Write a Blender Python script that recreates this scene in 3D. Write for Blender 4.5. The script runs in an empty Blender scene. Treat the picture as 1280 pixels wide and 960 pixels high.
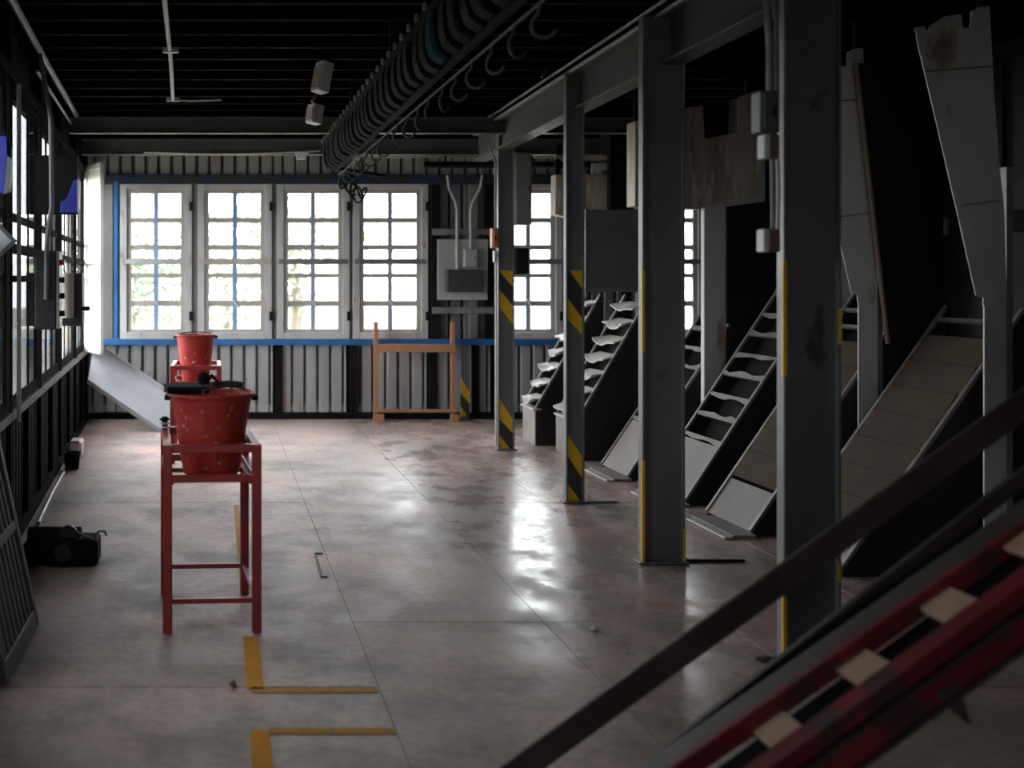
import bpy, bmesh, math, random
from mathutils import Matrix, Vector, Euler
random.seed(7)
sc = bpy.context.scene
COL = sc.collection
F = 1500.0; CX = 270.0; CY = 350.0; H = 1.5      # focal length in pixels, vanishing point, eye height

# ---------------------------------------------------------------- camera
cam_d = bpy.data.cameras.new('camera'); cam = bpy.data.objects.new('camera', cam_d); COL.objects.link(cam)
cam.location = (0, 0, H); cam.rotation_euler = (math.pi/2, 0, 0)
cam_d.sensor_width = 36; cam_d.lens = 36*F/1280
cam_d.shift_x = (640-CX)/1280; cam_d.shift_y = (CY-480)/1280
cam_d.clip_start = .05; cam_d.clip_end = 300
cam_d.dof.use_dof = True; cam_d.dof.focus_distance = 7.5; cam_d.dof.aperture_fstop = 1.8
sc.camera = cam
# ---------------------------------------------------------------- sky and exposure
w = bpy.data.worlds.new('overcast_sky'); sc.world = w; w.use_nodes = True
bg = w.node_tree.nodes['Background']; bg.inputs[0].default_value = (.97, .98, 1, 1); bg.inputs[1].default_value = 17.5
sc.view_settings.view_transform = 'Standard'; sc.view_settings.look = 'None'
sc.view_settings.gamma = 1; sc.view_settings.use_curve_mapping = False
sc.view_settings.exposure = 0.0
sc.cycles.use_denoising = True
sc.cycles.max_bounces = 10; sc.cycles.diffuse_bounces = 6; sc.cycles.transparent_max_bounces = 12
sc.cycles.sample_clamp_indirect = 4

# ---------------------------------------------------------------- helpers
def P(px, py, Y): return Vector(((px-CX)*Y/F, Y, H-(py-CY)*Y/F))
def FL(px, py):
    Y = H*F/(py-CY); return Vector(((px-CX)*Y/F, Y, 0))
def T(*v): return Matrix.Translation(Vector(v))
MW = {}
def place(o, M, parent=None):
    COL.objects.link(o)
    if parent is not None:
        o.parent = parent; o.matrix_basis = MW[parent].inverted() @ M
    else: o.matrix_basis = M
    MW[o] = M
    return o
def tag(o, label=None, cat=None, group=None, kind=None):
    if label: o['label'] = label
    if cat: o['category'] = cat
    if group: o['group'] = group
    if kind: o['kind'] = kind
    return o
def thing(name, loc, label=None, cat=None, group=None, kind=None, M=None):
    o = bpy.data.objects.new(name, None); o.empty_display_size = .05
    place(o, M if M is not None else T(*loc)); return tag(o, label, cat, group, kind)

class MB:
    def __init__(s): s.v = []; s.f = []; s.sm = []
    def add(s, verts, faces, smooth=False):
        b = len(s.v); s.v += [Vector(v) for v in verts]
        for f in faces: s.f.append([i+b for i in f]); s.sm.append(smooth)
        return s
    def box(s, x0, x1, y0, y1, z0, z1, M=None):
        vs = [Vector((x, y, z)) for x in (x0, x1) for y in (y0, y1) for z in (z0, z1)]
        if M is not None: vs = [M @ v for v in vs]
        return s.add(vs, [(0,1,3,2),(4,6,7,5),(0,4,5,1),(2,3,7,6),(0,2,6,4),(1,5,7,3)])
    def bar(s, p0, p1, wd, ht, up=(0,0,1)):
        p0 = Vector(p0); p1 = Vector(p1); d = (p1-p0); L = d.length; d.normalize()
        u = Vector(up); sd = d.cross(u)
        if sd.length < 1e-4: sd = d.cross(Vector((1,0,0)))
        sd.normalize(); u = sd.cross(d)
        M = Matrix((( d.x, sd.x, u.x, p0.x), (d.y, sd.y, u.y, p0.y), (d.z, sd.z, u.z, p0.z), (0,0,0,1)))
        return s.box(0, L, -wd/2, wd/2, -ht/2, ht/2, M)
    def prism(s, pts, y0, y1):          # polygon of (x, z), extruded along Y
        n = len(pts)
        vs = [(x, y0, z) for x, z in pts] + [(x, y1, z) for x, z in pts]
        fs = [tuple(range(n)), tuple(range(2*n-1, n-1, -1))]
        fs += [(i, i+n, (i+1) % n + n, (i+1) % n) for i in range(n)]
        return s.add(vs, fs)
    def prismM(s, pts, t0, t1, M):      # polygon in local (x, z), extruded along local y
        n = len(pts)
        vs = [M @ Vector((x, t0, z)) for x, z in pts] + [M @ Vector((x, t1, z)) for x, z in pts]
        fs = [tuple(range(n)), tuple(range(2*n-1, n-1, -1))]
        fs += [(i, i+n, (i+1) % n + n, (i+1) % n) for i in range(n)]
        return s.add(vs, fs)
    def tube(s, pts, r, n=8, closed=False):
        pts = [Vector(p) for p in pts]; m = len(pts); rs = r if isinstance(r, (list, tuple)) else [r]*m
        vs = []; prev = None
        for i, p in enumerate(pts):
            if closed: d = pts[(i+1) % m]-pts[i-1]
            else: d = pts[min(i+1, m-1)]-pts[max(i-1, 0)]
            d.normalize()
            a = prev if prev is not None else (Vector((0,0,1)) if abs(d.z) < .9 else Vector((1,0,0)))
            x = (a - d*a.dot(d)); x.normalize(); y = d.cross(x); prev = x
            vs += [p + (x*math.cos(k*2*math.pi/n)+y*math.sin(k*2*math.pi/n))*rs[i] for k in range(n)]
        fs = []
        for i in range(m if closed else m-1):
            j = (i+1) % m
            fs += [(i*n+k, i*n+(k+1) % n, j*n+(k+1) % n, j*n+k) for k in range(n)]
        s.add(vs, fs, True)
        if not closed:
            s.f.append([len(s.v)-len(vs)+k for k in range(n)][::-1]); s.sm.append(False)
            s.f.append([len(s.v)-n+k for k in range(n)]); s.sm.append(False)
        return s
    def lathe(s, prof, c, n=32, close=False):   # profile of (r, z)
        c = Vector(c); vs = []
        for r, z in prof: vs += [c+Vector((r*math.cos(k*2*math.pi/n), r*math.sin(k*2*math.pi/n), z)) for k in range(n)]
        fs = []; m = len(prof)
        for i in range(m-1 if not close else m):
            j = (i+1) % m
            fs += [(i*n+k, i*n+(k+1) % n, j*n+(k+1) % n, j*n+k) for k in range(n)]
        return s.add(vs, fs, True)
    def build(s, name, mat, parent=None, bevel=0, M=None):
        # bbox centre becomes the origin (or the given frame M)
        if M is None:
            lo = Vector([min(v[i] for v in s.v) for i in range(3)]); hi = Vector([max(v[i] for v in s.v) for i in range(3)])
            c = (lo+hi)/2
            if parent is None: c.z = lo.z
            M = T(*c)
        Mi = M.inverted()
        me = bpy.data.meshes.new(name); me.from_pydata([Mi @ v for v in s.v], [], s.f); me.update()
        bm = bmesh.new(); bm.from_mesh(me)
        bmesh.ops.recalc_face_normals(bm, faces=bm.faces)
        if bevel:
            bmesh.ops.bevel(bm, geom=[e for e in bm.edges if len(e.link_faces) == 2 and e.calc_face_angle(0) > .6], offset=bevel, segments=1, affect='EDGES', clamp_overlap=True)
        bm.to_mesh(me); bm.free()
        if any(s.sm):
            for p in me.polygons: p.use_smooth = True
            me.set_sharp_from_angle(angle=math.radians(40))
        me.materials.append(MAT[mat])
        return place(bpy.data.objects.new(name, me), M, parent)
CACHE = {}
def pbox(name, M, size, mat, parent=None, bevel=0):     # a piece: box of given size centred on M, mesh shared between equals
    key = (name, tuple(round(x, 4) for x in size), mat, bevel)
    if key in CACHE: return place(bpy.data.objects.new(name, CACHE[key]), M, parent)
    a, b, c = size
    o = MB().box(-a/2, a/2, -b/2, b/2, -c/2, c/2, M).build(name, mat, parent, bevel, M)
    CACHE[key] = o.data; return o
def again(name, src, M, parent=None): return place(bpy.data.objects.new(name, src.data), M, parent)
def dirM(p, d, up=(0,0,1)):             # local x along d
    d = Vector(d).normalized(); u = Vector(up); sd = u.cross(d).normalized(); u = d.cross(sd); p = Vector(p)
    return Matrix(((d.x, sd.x, u.x, p.x), (d.y, sd.y, u.y, p.y), (d.z, sd.z, u.z, p.z), (0,0,0,1)))

# ---------------------------------------------------------------- materials
MAT = {}
def mat(name, c1, c2=None, rough=.6, metal=0, scale=4, stretch=(1,1,1), bump=0, rvar=.1, spec=.5, detail=5, c3=None, c3t=.62):
    m = bpy.data.materials.new(name); m.use_nodes = True; nt = m.node_tree; N = nt.nodes; L = nt.links
    b = N['Principled BSDF']; b.inputs['Metallic'].default_value = metal; b.inputs['Specular IOR Level'].default_value = spec
    geo = N.new('ShaderNodeNewGeometry'); mp = N.new('ShaderNodeMapping'); mp.inputs['Scale'].default_value = stretch
    L.new(geo.outputs['Position'], mp.inputs[0])
    nz = N.new('ShaderNodeTexNoise'); nz.inputs['Scale'].default_value = scale; nz.inputs['Detail'].default_value = detail; nz.inputs['Roughness'].default_value = .62
    L.new(mp.outputs[0], nz.inputs['Vector'])
    rp = N.new('ShaderNodeValToRGB'); e = rp.color_ramp.elements
    c2 = c2 or c1
    e[0].position = .35; e[0].color = (*c1, 1); e[1].position = .66; e[1].color = (*c2, 1)
    L.new(nz.outputs['Fac'], rp.inputs[0]); out = rp.outputs[0]
    if c3:
        n2 = N.new('ShaderNodeTexNoise'); n2.inputs['Scale'].default_value = scale*2.3; n2.inputs['Detail'].default_value = 6
        L.new(mp.outputs[0], n2.inputs['Vector'])
        r2 = N.new('ShaderNodeValToRGB'); r2.color_ramp.elements[0].position = c3t; r2.color_ramp.elements[1].position = c3t+.08
        L.new(n2.outputs['Fac'], r2.inputs[0])
        mx = N.new('ShaderNodeMix'); mx.data_type = 'RGBA'; mx.inputs[7].default_value = (*c3, 1)
        L.new(r2.outputs[0], mx.inputs[0]); L.new(out, mx.inputs[6]); out = mx.outputs[2]
    L.new(out, b.inputs['Base Color'])
    mr = N.new('ShaderNodeMapRange'); mr.inputs[1].default_value = .3; mr.inputs[2].default_value = .7
    mr.inputs[3].default_value = max(.03, rough-rvar); mr.inputs[4].default_value = min(1, rough+rvar)
    L.new(nz.outputs['Fac'], mr.inputs[0]); L.new(mr.outputs[0], b.inputs['Roughness'])
    if bump:
        bp = N.new('ShaderNodeBump'); bp.inputs['Strength'].default_value = bump; bp.inputs['Distance'].default_value = .01
        n3 = N.new('ShaderNodeTexNoise'); n3.inputs['Scale'].default_value = scale*6; n3.inputs['Detail'].default_value = 4
        L.new(mp.outputs[0], n3.inputs['Vector']); L.new(n3.outputs['Fac'], bp.inputs['Height']); L.new(bp.outputs[0], b.inputs['Normal'])
    MAT[name] = m; return m
mat('galv', (.56,.55,.535), (.72,.71,.70), .5, .1, 2.2, (1,1,.35), .1, c3=(.34,.24,.18), c3t=.6)
mat('grille_dark', (.06,.06,.062), (.10,.10,.102), .6, .1, 3, spec=.2)
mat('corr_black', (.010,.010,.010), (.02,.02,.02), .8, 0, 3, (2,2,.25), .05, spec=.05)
mat('galv_dull', (.20,.20,.20), (.33,.33,.33), .5, .4, 3, (1,1,.4), .1, c3=(.17,.11,.08), c3t=.6)
mat('galv_rusty', (.38,.27,.20), (.56,.48,.41), .4, .1, 5, (1.6,1.6,.25), .1, c3=(.62,.6,.56), c3t=.56)
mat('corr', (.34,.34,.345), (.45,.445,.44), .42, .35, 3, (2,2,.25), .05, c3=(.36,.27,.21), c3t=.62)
mat('corr_shade', (.10,.10,.10), (.17,.17,.17), .5, .3, 3, (2,2,.25), .05)
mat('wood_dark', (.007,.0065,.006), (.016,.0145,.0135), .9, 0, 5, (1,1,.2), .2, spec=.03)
mat('wood_grey', (.13,.125,.12), (.22,.21,.20), .75, 0, 5, (1,1,.15), .2)
mat('frame_white', (.38,.38,.39), (.50,.50,.51), .6, 0, 6, (1,1,.3), .1, c3=(.30,.26,.22), c3t=.63)
mat('sash', (.36,.32,.28), (.46,.42,.38), .6, 0, 7, (1,1,.3), .1)
mat('muntin_blue', (.16,.28,.52), (.30,.40,.60), .55, 0, 6, (1,1,.3), .05)
mat('muntin_grey', (.26,.31,.42), (.36,.39,.46), .55, 0, 6, (1,1,.3), .05)
mat('blue_paint', (.012,.085,.24), (.018,.14,.37), .5, 0, 5, (1,1,1), .1, c3=(.05,.07,.1), c3t=.62)
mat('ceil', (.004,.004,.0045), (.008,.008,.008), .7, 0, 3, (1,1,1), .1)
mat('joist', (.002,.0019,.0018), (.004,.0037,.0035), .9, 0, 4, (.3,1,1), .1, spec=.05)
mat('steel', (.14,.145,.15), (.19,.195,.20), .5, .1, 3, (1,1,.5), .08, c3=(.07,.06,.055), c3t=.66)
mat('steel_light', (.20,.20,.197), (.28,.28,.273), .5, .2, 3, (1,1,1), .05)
mat('beam', (.075,.075,.075), (.115,.115,.113), .5, .2, 3, (1,.4,1), .06)
mat('black', (.006,.006,.007), (.011,.011,.012), .6, 0, 4, (1,1,1), .05, spec=.2)
mat('black_matt', (.008,.007,.007), (.013,.012,.011), .8, 0, 4, (1,1,1), .1, spec=.1)
mat('box_dark', (.03,.03,.032), (.042,.042,.044), .55, .1, 4, spec=.3)
mat('rubber', (.006,.006,.0065), (.013,.013,.0135), .8, 0, 7, (1,1,1), .1, spec=.08)
mat('yellow', (.80,.47,.008), (.90,.56,.015), .5, 0, 12, (1,1,1), .05, c3=(.12,.10,.07), c3t=.68)
mat('stripe_black', (.03,.03,.034), (.05,.05,.055), .5, 0, 8)
mat('orange_tape', (.70,.30,.04), (.80,.36,.055), .8, 0, 14, (1,1,1), .05, c3=(.5,.27,.10), c3t=.66, spec=.05)
mat('orange_thin', (.55,.27,.07), (.62,.31,.08), .7, 0, 14, (1,1,1), .05, c3=(.36,.25,.18), c3t=.56, spec=.05)
mat('red_frame', (.30,.026,.026), (.38,.04,.036), .42, 0, 8, (1,1,1), .06, c3=(.09,.02,.018), c3t=.68)
mat('red_bucket', (.38,.035,.028), (.48,.052,.04), .5, 0, 12, (1,1,1), .06, c3=(.66,.42,.38), c3t=.64, spec=.3)
mat('red_machine', (.15,.013,.018), (.24,.022,.028), .55, 0, 4, (1,1,1), .08, c3=(.07,.03,.03), c3t=.53, spec=.3)
mat('brown_bar', (.045,.034,.03), (.075,.058,.052), .55, .2, 5, (1,1,1), .1)
mat('pine', (.48,.33,.22), (.60,.44,.31), .6, 0, 5, (1,4,1), .1)
mat('wood_red', (.34,.15,.075), (.46,.22,.12), .6, 0, 6, (1,1,.3), .1)
mat('board_brown', (.055,.038,.026), (.09,.064,.045), .75, 0, 4, (1,1,1), .1, spec=.12)
mat('conv_plate', (.25,.225,.207), (.33,.30,.28), .65, 0, 3, (1,1,1), .06, spec=.2)
mat('conv_side', (.014,.013,.013), (.028,.026,.025), .55, .2, 3, (1,1,1), .1)
mat('conv_rail', (.17,.155,.14), (.26,.24,.22), .5, .3, 5, (1,1,1), .05)
mat('tray', (.46,.43,.40), (.62,.59,.56), .5, .1, 5, (1,1,1), .1)
mat('rung_torn', (.18,.155,.135), (.28,.25,.225), .6, 0, 8, (1,1,1), .15)
mat('conduit', (.50,.49,.47), (.62,.61,.59), .45, .1, 6, (1,1,1), .03)
mat('conduit_grey', (.18,.18,.18), (.26,.26,.26), .45, .3, 6)
mat('box_grey', (.13,.135,.14), (.17,.175,.18), .5, .2, 4)
mat('box_light', (.34,.34,.335), (.42,.42,.415), .5, .1, 4)
mat('box_orange', (.50,.22,.09), (.56,.26,.11), .5, 0, 5)
mat('box_brown', (.24,.17,.12), (.30,.22,.16), .55, 0, 5)
mat('beige', (.62,.56,.44), (.68,.62,.50), .5, 0, 5)
mat('red_btn', (.65,.03,.02), None, .4)
mat('blue_plastic', (.030,.040,.42), (.055,.07,.60), .35, 0, 4, (1,1,1), .2)
mat('white_plate', (.7,.7,.7), (.76,.76,.76), .5)
mat('pink_plate', (.5,.36,.34), (.58,.46,.43), .5)
mat('teal', (.008,.035,.05), (.012,.05,.065), .9, spec=.05)
mat('hook_grey', (.06,.06,.06), (.10,.10,.10), .6, 0, 6, spec=.2)
mat('panel_white', (.66,.60,.57), (.74,.70,.67), .6, 0, 3)
mat('leaf', (.16,.20,.13), (.30,.34,.24), .6, 0, 2)
mat('leaf_dry', (.05,.07,.015), (.08,.10,.02), .6, 0, 30)
mat('bark', (.10,.08,.06), (.16,.13,.10), .8, 0, 6)
mat('soil', (.17,.18,.14), (.22,.23,.18), .9, 0, 1)
mat('galv_slide', (.42,.43,.47), (.50,.51,.55), .4, 0, 3)
mat('blue_dark', (.012,.02,.04), (.010,.04,.11), .5, 0, 2, (1,1,1), .1, c3=(.025,.025,.03), c3t=.46)
mat('copper', (.45,.22,.12), None, .4, .7)
# thin window glass; the darker tints are there to weaken light through some windows
def glass(key, name, tint):
    m = bpy.data.materials.new(name); m.use_nodes = True; nt = m.node_tree; N = nt.nodes; L = nt.links
    N.remove(N['Principled BSDF']); out = N['Material Output']
    tr = N.new('ShaderNodeBsdfTransparent'); tr.inputs[0].default_value = (*tint, 1)
    gl = N.new('ShaderNodeBsdfGlossy'); gl.inputs['Roughness'].default_value = .05
    lw_ = N.new('ShaderNodeLayerWeight'); lw_.inputs[0].default_value = .5
    pw = N.new('ShaderNodeMath'); pw.operation = 'POWER'; pw.inputs[1].default_value = 5; L.new(lw_.outputs['Facing'], pw.inputs[0])
    fr = N.new('ShaderNodeMath'); fr.operation = 'MULTIPLY_ADD'; fr.inputs[1].default_value = .6; fr.inputs[2].default_value = .03; L.new(pw.outputs[0], fr.inputs[0])
    mx = N.new('ShaderNodeMixShader'); L.new(fr.outputs[0], mx.inputs[0]); L.new(tr.outputs[0], mx.inputs[1]); L.new(gl.outputs[0], mx.inputs[2])
    L.new(mx.outputs[0], out.inputs[0]); MAT[key] = m
glass('glass', 'window_glass', (.93,.95,.95)); glass('dim_glass', 'dim_window_glass', (.64,.65,.65)); glass('dimmer_glass', 'dimmer_window_glass', (.46,.47,.48)); glass('dimmest_glass', 'dimmest_window_glass', (.34,.35,.36))
def frosted():
    m = bpy.data.materials.new('frosted_pane'); m.use_nodes = True; nt = m.node_tree; N = nt.nodes; L = nt.links
    N.remove(N['Principled BSDF']); out = N['Material Output']
    tr = N.new('ShaderNodeBsdfTranslucent'); tr.inputs[0].default_value = (.42,.36,.33,1)
    df = N.new('ShaderNodeBsdfDiffuse'); df.inputs[0].default_value = (.6,.54,.51,1)
    mx = N.new('ShaderNodeMixShader'); mx.inputs[0].default_value = .7; L.new(tr.outputs[0], mx.inputs[1]); L.new(df.outputs[0], mx.inputs[2])
    L.new(mx.outputs[0], out.inputs[0]); MAT['frosted'] = m
frosted()
def floor_mat():
    m = bpy.data.materials.new('floor_boards'); m.use_nodes = True; nt = m.node_tree; N = nt.nodes; L = nt.links
    b = N['Principled BSDF']; geo = N.new('ShaderNodeNewGeometry')
    def noise(scale, st, detail=6, ro=.6):
        mp = N.new('ShaderNodeMapping'); mp.inputs['Scale'].default_value = st; L.new(geo.outputs['Position'], mp.inputs[0])
        n = N.new('ShaderNodeTexNoise'); n.inputs['Scale'].default_value = scale; n.inputs['Detail'].default_value = detail; n.inputs['Roughness'].default_value = ro
        L.new(mp.outputs[0], n.inputs['Vector']); return n.outputs['Fac']
    def ramp(f, a, ca, bb, cb):
        r = N.new('ShaderNodeValToRGB'); e = r.color_ramp.elements; e[0].position = a; e[0].color = (*ca, 1); e[1].position = bb; e[1].color = (*cb, 1); L.new(f, r.inputs[0]); return r.outputs[0]
    def mix(f, a, c, mode='MIX'):
        x = N.new('ShaderNodeMix'); x.data_type = 'RGBA'; x.blend_type = mode
        if hasattr(f, 'node'): L.new(f, x.inputs[0])
        else: x.inputs[0].default_value = f
        for s, i in ((a, 6), (c, 7)):
            if hasattr(s, 'node'): L.new(s, x.inputs[i])
            else: x.inputs[i].default_value = (*s, 1)
        return x.outputs[2]
    base = ramp(noise(.9, (1, 1, 1)), .36, (.38,.295,.268), .64, (.57,.425,.375))
    pink = ramp(noise(1.1, (1.1, .8, 1)), .52, (0,0,0), .70, (1,1,1))
    base = mix(pink, base, (.62,.36,.295))
    dirt = ramp(noise(1.5, (1.1, .8, 1), 9, .70), .47, (0,0,0), .68, (.9,.9,.9))
    base = mix(dirt, base, (.20,.18,.168))
    fine = ramp(noise(22, (1, 1, 1), 4), .35, (.82,.82,.82), .68, (1.08,1.08,1.08))
    base = mix(1.0, base, fine, 'MULTIPLY')
    L.new(base, b.inputs['Base Color']); b.inputs['Specular IOR Level'].default_value = .34
    # worn-smooth lane on the plates beyond the long joint: glossier, patchy
    sx = N.new('ShaderNodeSeparateXYZ'); L.new(geo.outputs['Position'], sx.inputs[0])
    lane = N.new('ShaderNodeMapRange'); lane.inputs[1].default_value = .75; lane.inputs[2].default_value = 1.75; lane.interpolation_type = 'SMOOTHSTEP'
    L.new(sx.outputs[0], lane.inputs[0])
    pat = N.new('ShaderNodeMapRange'); pat.inputs[1].default_value = .38; pat.inputs[2].default_value = .62; L.new(noise(3.0, (1.2, .8, 1), 8, .68), pat.inputs[0])
    r_s = N.new('ShaderNodeMapRange'); r_s.inputs[3].default_value = .15; r_s.inputs[4].default_value = .42; L.new(pat.outputs[0], r_s.inputs[0])
    r_r = N.new('ShaderNodeMapRange'); r_r.inputs[3].default_value = .50; r_r.inputs[4].default_value = .62; L.new(pat.outputs[0], r_r.inputs[0])
    x = N.new('ShaderNodeMix'); L.new(lane.outputs[0], x.inputs[0]); L.new(r_r.outputs[0], x.inputs[2]); L.new(r_s.outputs[0], x.inputs[3])
    L.new(x.outputs[0], b.inputs['Roughness'])
    bp = N.new('ShaderNodeBump'); bp.inputs['Strength'].default_value = .07; bp.inputs['Distance'].default_value = .012
    L.new(noise(5, (1.2, .8, 1), 4), bp.inputs['Height']); L.new(bp.outputs[0], b.inputs['Normal'])
    MAT['floor'] = m
floor_mat()

# ================================================================ SETTING
YB = 13.0; XR = 5.8; YF = -3.0; ZC = 3.08
WS = 1/(YB-.05)*F                       # pixels per metre at the window plane
def wx(px): return (px-CX)/WS
def wz(py): return H-(py-CY)/WS
LWu = Vector((.0394, -1, 0)).normalized(); LWn = Vector((1, .0394, 0)).normalized()
LWM = Matrix(((LWu.x, LWn.x, 0, -1.41), (LWu.y, LWn.y, 0, YB), (0, 0, 1, 0), (0,0,0,1)))   # local x along the left wall towards the camera, y into the room
def lwx(Y): return -1.41+.0394*(YB-Y)

# outside
tag(MB().box(-60, 60, -40, 90, -.62, -.6).build('ground', 'soil'), 'bare pale ground outside the building', 'ground', kind='structure')
# floor: plates with recessed joints over a dark bed
fl = thing('floor', (0, 0, 0), 'worn grey-pink floor of large plates with dark joints', 'floor', kind='structure')
MB().box(-1.75, XR+.2, YF-.2, YB+.1, -.25, -.006).build('floor_bed', 'black_matt', fl)
xe = [-1.7, .6, 1.44, 2.22, 3.03, 3.84, 4.65, XR+.15]
ye = [YF-.1, 1.0, 4.43, 5.27, 8.1, 9.0, YB+.08]
for i in range(len(xe)-1):
    for j in range(len(ye)-1):
        g = .003; dz = random.uniform(-.0025, 0)
        cx, cy = (xe[i]+xe[i+1])/2, (ye[j]+ye[j+1])/2
        pbox('floor_slab', T(cx, cy, dz-.01), (xe[i+1]-xe[i]-g, ye[j+1]-ye[j]-g, .02), 'floor', fl)
# ceiling and joists
ce = thing('ceiling', (0, 0, ZC), 'black boarded ceiling with thin joists', 'ceiling', kind='structure')
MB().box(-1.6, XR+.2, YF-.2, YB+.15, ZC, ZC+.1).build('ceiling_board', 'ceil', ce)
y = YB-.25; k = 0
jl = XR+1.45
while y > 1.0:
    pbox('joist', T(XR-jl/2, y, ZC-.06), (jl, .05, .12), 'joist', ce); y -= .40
# back wall
wb = thing('wall_back', (2, YB, 0), 'corrugated metal end wall around the row of windows', 'wall', kind='structure')
def corrugated(name, x0, x1, z0, z1, matn, parent, M, pitch=.138, depth=.03, curl=0):
    mb = MB(); prof = []; x = x0
    while x < x1-1e-6:
        for dx, d in ((0, 0), (.02, -depth), (.034, -depth), (.05, 0)):
            if x+dx <= x1: prof.append((x+dx, d))
        x += pitch
    prof.append((x1, prof[-1][1]))
    zs = [z0, z0+.08, z1]; n = len(prof)
    vs = [M @ Vector((px, d+(curl if a == 0 else 0), z)) for a, z in enumerate(zs) for px, d in prof]
    vs += [M @ Vector((px, d-.006, z)) for z in zs for px, d in prof]
    fs = []
    for lay in (0, 1):
        o = lay*3*n
        for a in range(2): fs += [(o+a*n+i, o+a*n+i+1, o+(a+1)*n+i+1, o+(a+1)*n+i) for i in range(n-1)]
    mb.add(vs, fs)
    me = bpy.data.meshes.new(name); Mi = M.inverted(); me.from_pydata([Mi @ v for v in mb.v], [], mb.f); me.update()
    me.materials.append(MAT[matn]); return place(bpy.data.objects.new(name, me), M, parent)
BWM = Matrix(((-1,0,0,0), (0,-1,0,YB), (0,0,1,0), (0,0,0,1)))       # local x to -X, y into the room
sill_z, lint_z = wz(431), wz(219)
edges = [-1.41, wx(345), wx(437), wx(538), wx(618), wx(706), wx(790), XR]
for a, b in zip(edges[:-1], edges[1:]):
    dark = a > 2.2
    corrugated('corrugated_sheet', -b+.035, -a-.035, .07, sill_z, 'corr_shade' if dark and False else 'corr', wb, BWM, curl=.012)
    corrugated('corrugated_sheet', -b+.0, -a-.0, lint_z, ZC, 'corr', wb, BWM)
wins = [(150, 240), (247, 340), (346, 437), (441, 535), (619, 703), (795, 881)]
holes = [(wx(a), wx(b)) for a, b in wins]
hx = [-1.45]+[v for h in holes for v in h]+[XR]
for i in range(0, len(hx), 2):                                       # wall between the windows
    a, b = hx[i], hx[i+1]
    MB().box(a-.02, b+.02, YB+.03, YB+.05, sill_z-.03, lint_z+.03).build('wall_lining', 'black_matt', wb)
    if b-a > .2:
        corrugated('corrugated_sheet', -b+.04, -a-.04, sill_z, lint_z, 'corr' if i == 0 else 'corr_shade', wb, BWM)  # sheets farther right use a darker copy, shade put into the colour
    else: MB().box(a-.005, b+.005, YB-.03, YB+.04, sill_z, lint_z).build('window_post', 'wood_grey', wb, .004)
for x in [wx(p) for p in (349, 443, 541, 595, 710, 788)]:            # studs
    MB().box(x-.04, x+.04, YB-.05, YB+.03, .05, sill_z-.0).build('stud', 'wood_dark', wb, .004)
for px in (545, 592, 612, 710, 784, 890):
    MB().box(wx(px)-.045, wx(px)+.045, YB-.055, YB+.03, sill_z, lint_z).build('stud', 'wood_grey' if px == 592 else 'wood_dark', wb, .004)
MB().box(wx(128), wx(141), YB-.05, YB+.02, sill_z, lint_z).build('window_post', 'wood_grey', wb, .004)
for z in (wz(290), wz(388)):
    MB().box(wx(540), wx(617), YB-.075, YB-.045, z-.035, z+.035).build('batten', 'wood_grey', wb, .004)
MB().box(-1.45, XR, YB+.03, YB+.05, 0, sill_z+.02).build('wall_lining', 'black_matt', wb)
MB().box(-1.45, XR, YB+.03, YB+.05, lint_z-.02, ZC).build('wall_lining', 'black_matt', wb)
MB().box(-1.42, XR, YB-.075, YB+.05, 0, .065).build('kerb', 'wood_dark', wb, .006)
MB().box(-1.6, XR+.1, YB+.05, YB+.12, ZC-.02, ZC+.0).build('wall_plate', 'wood_dark', wb)
t1 = MB().box(-1.38, XR, YB-.09, YB+.02, sill_z-.002, wz(424)+.004).build('trim_1', 'blue_paint', None, .004); tag(t1, 'blue painted window sill board along the end wall', 'sill', kind='structure')
t2 = MB().box(wx(131), XR, YB-.07, YB+.02, wz(229)-.012, lint_z+.01).build('trim_2', 'blue_dark', None, .004); tag(t2, 'dark blue lintel board over the row of windows', 'lintel', kind='structure')
t3 = MB().box(wx(142.5), wx(147.5), YB-.08, YB+.02, sill_z+.05, lint_z-.06).build('trim_3', 'blue_paint', None, .003); tag(t3, 'blue upright strip beside the window nearest the corner', 'trim', kind='structure')

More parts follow.
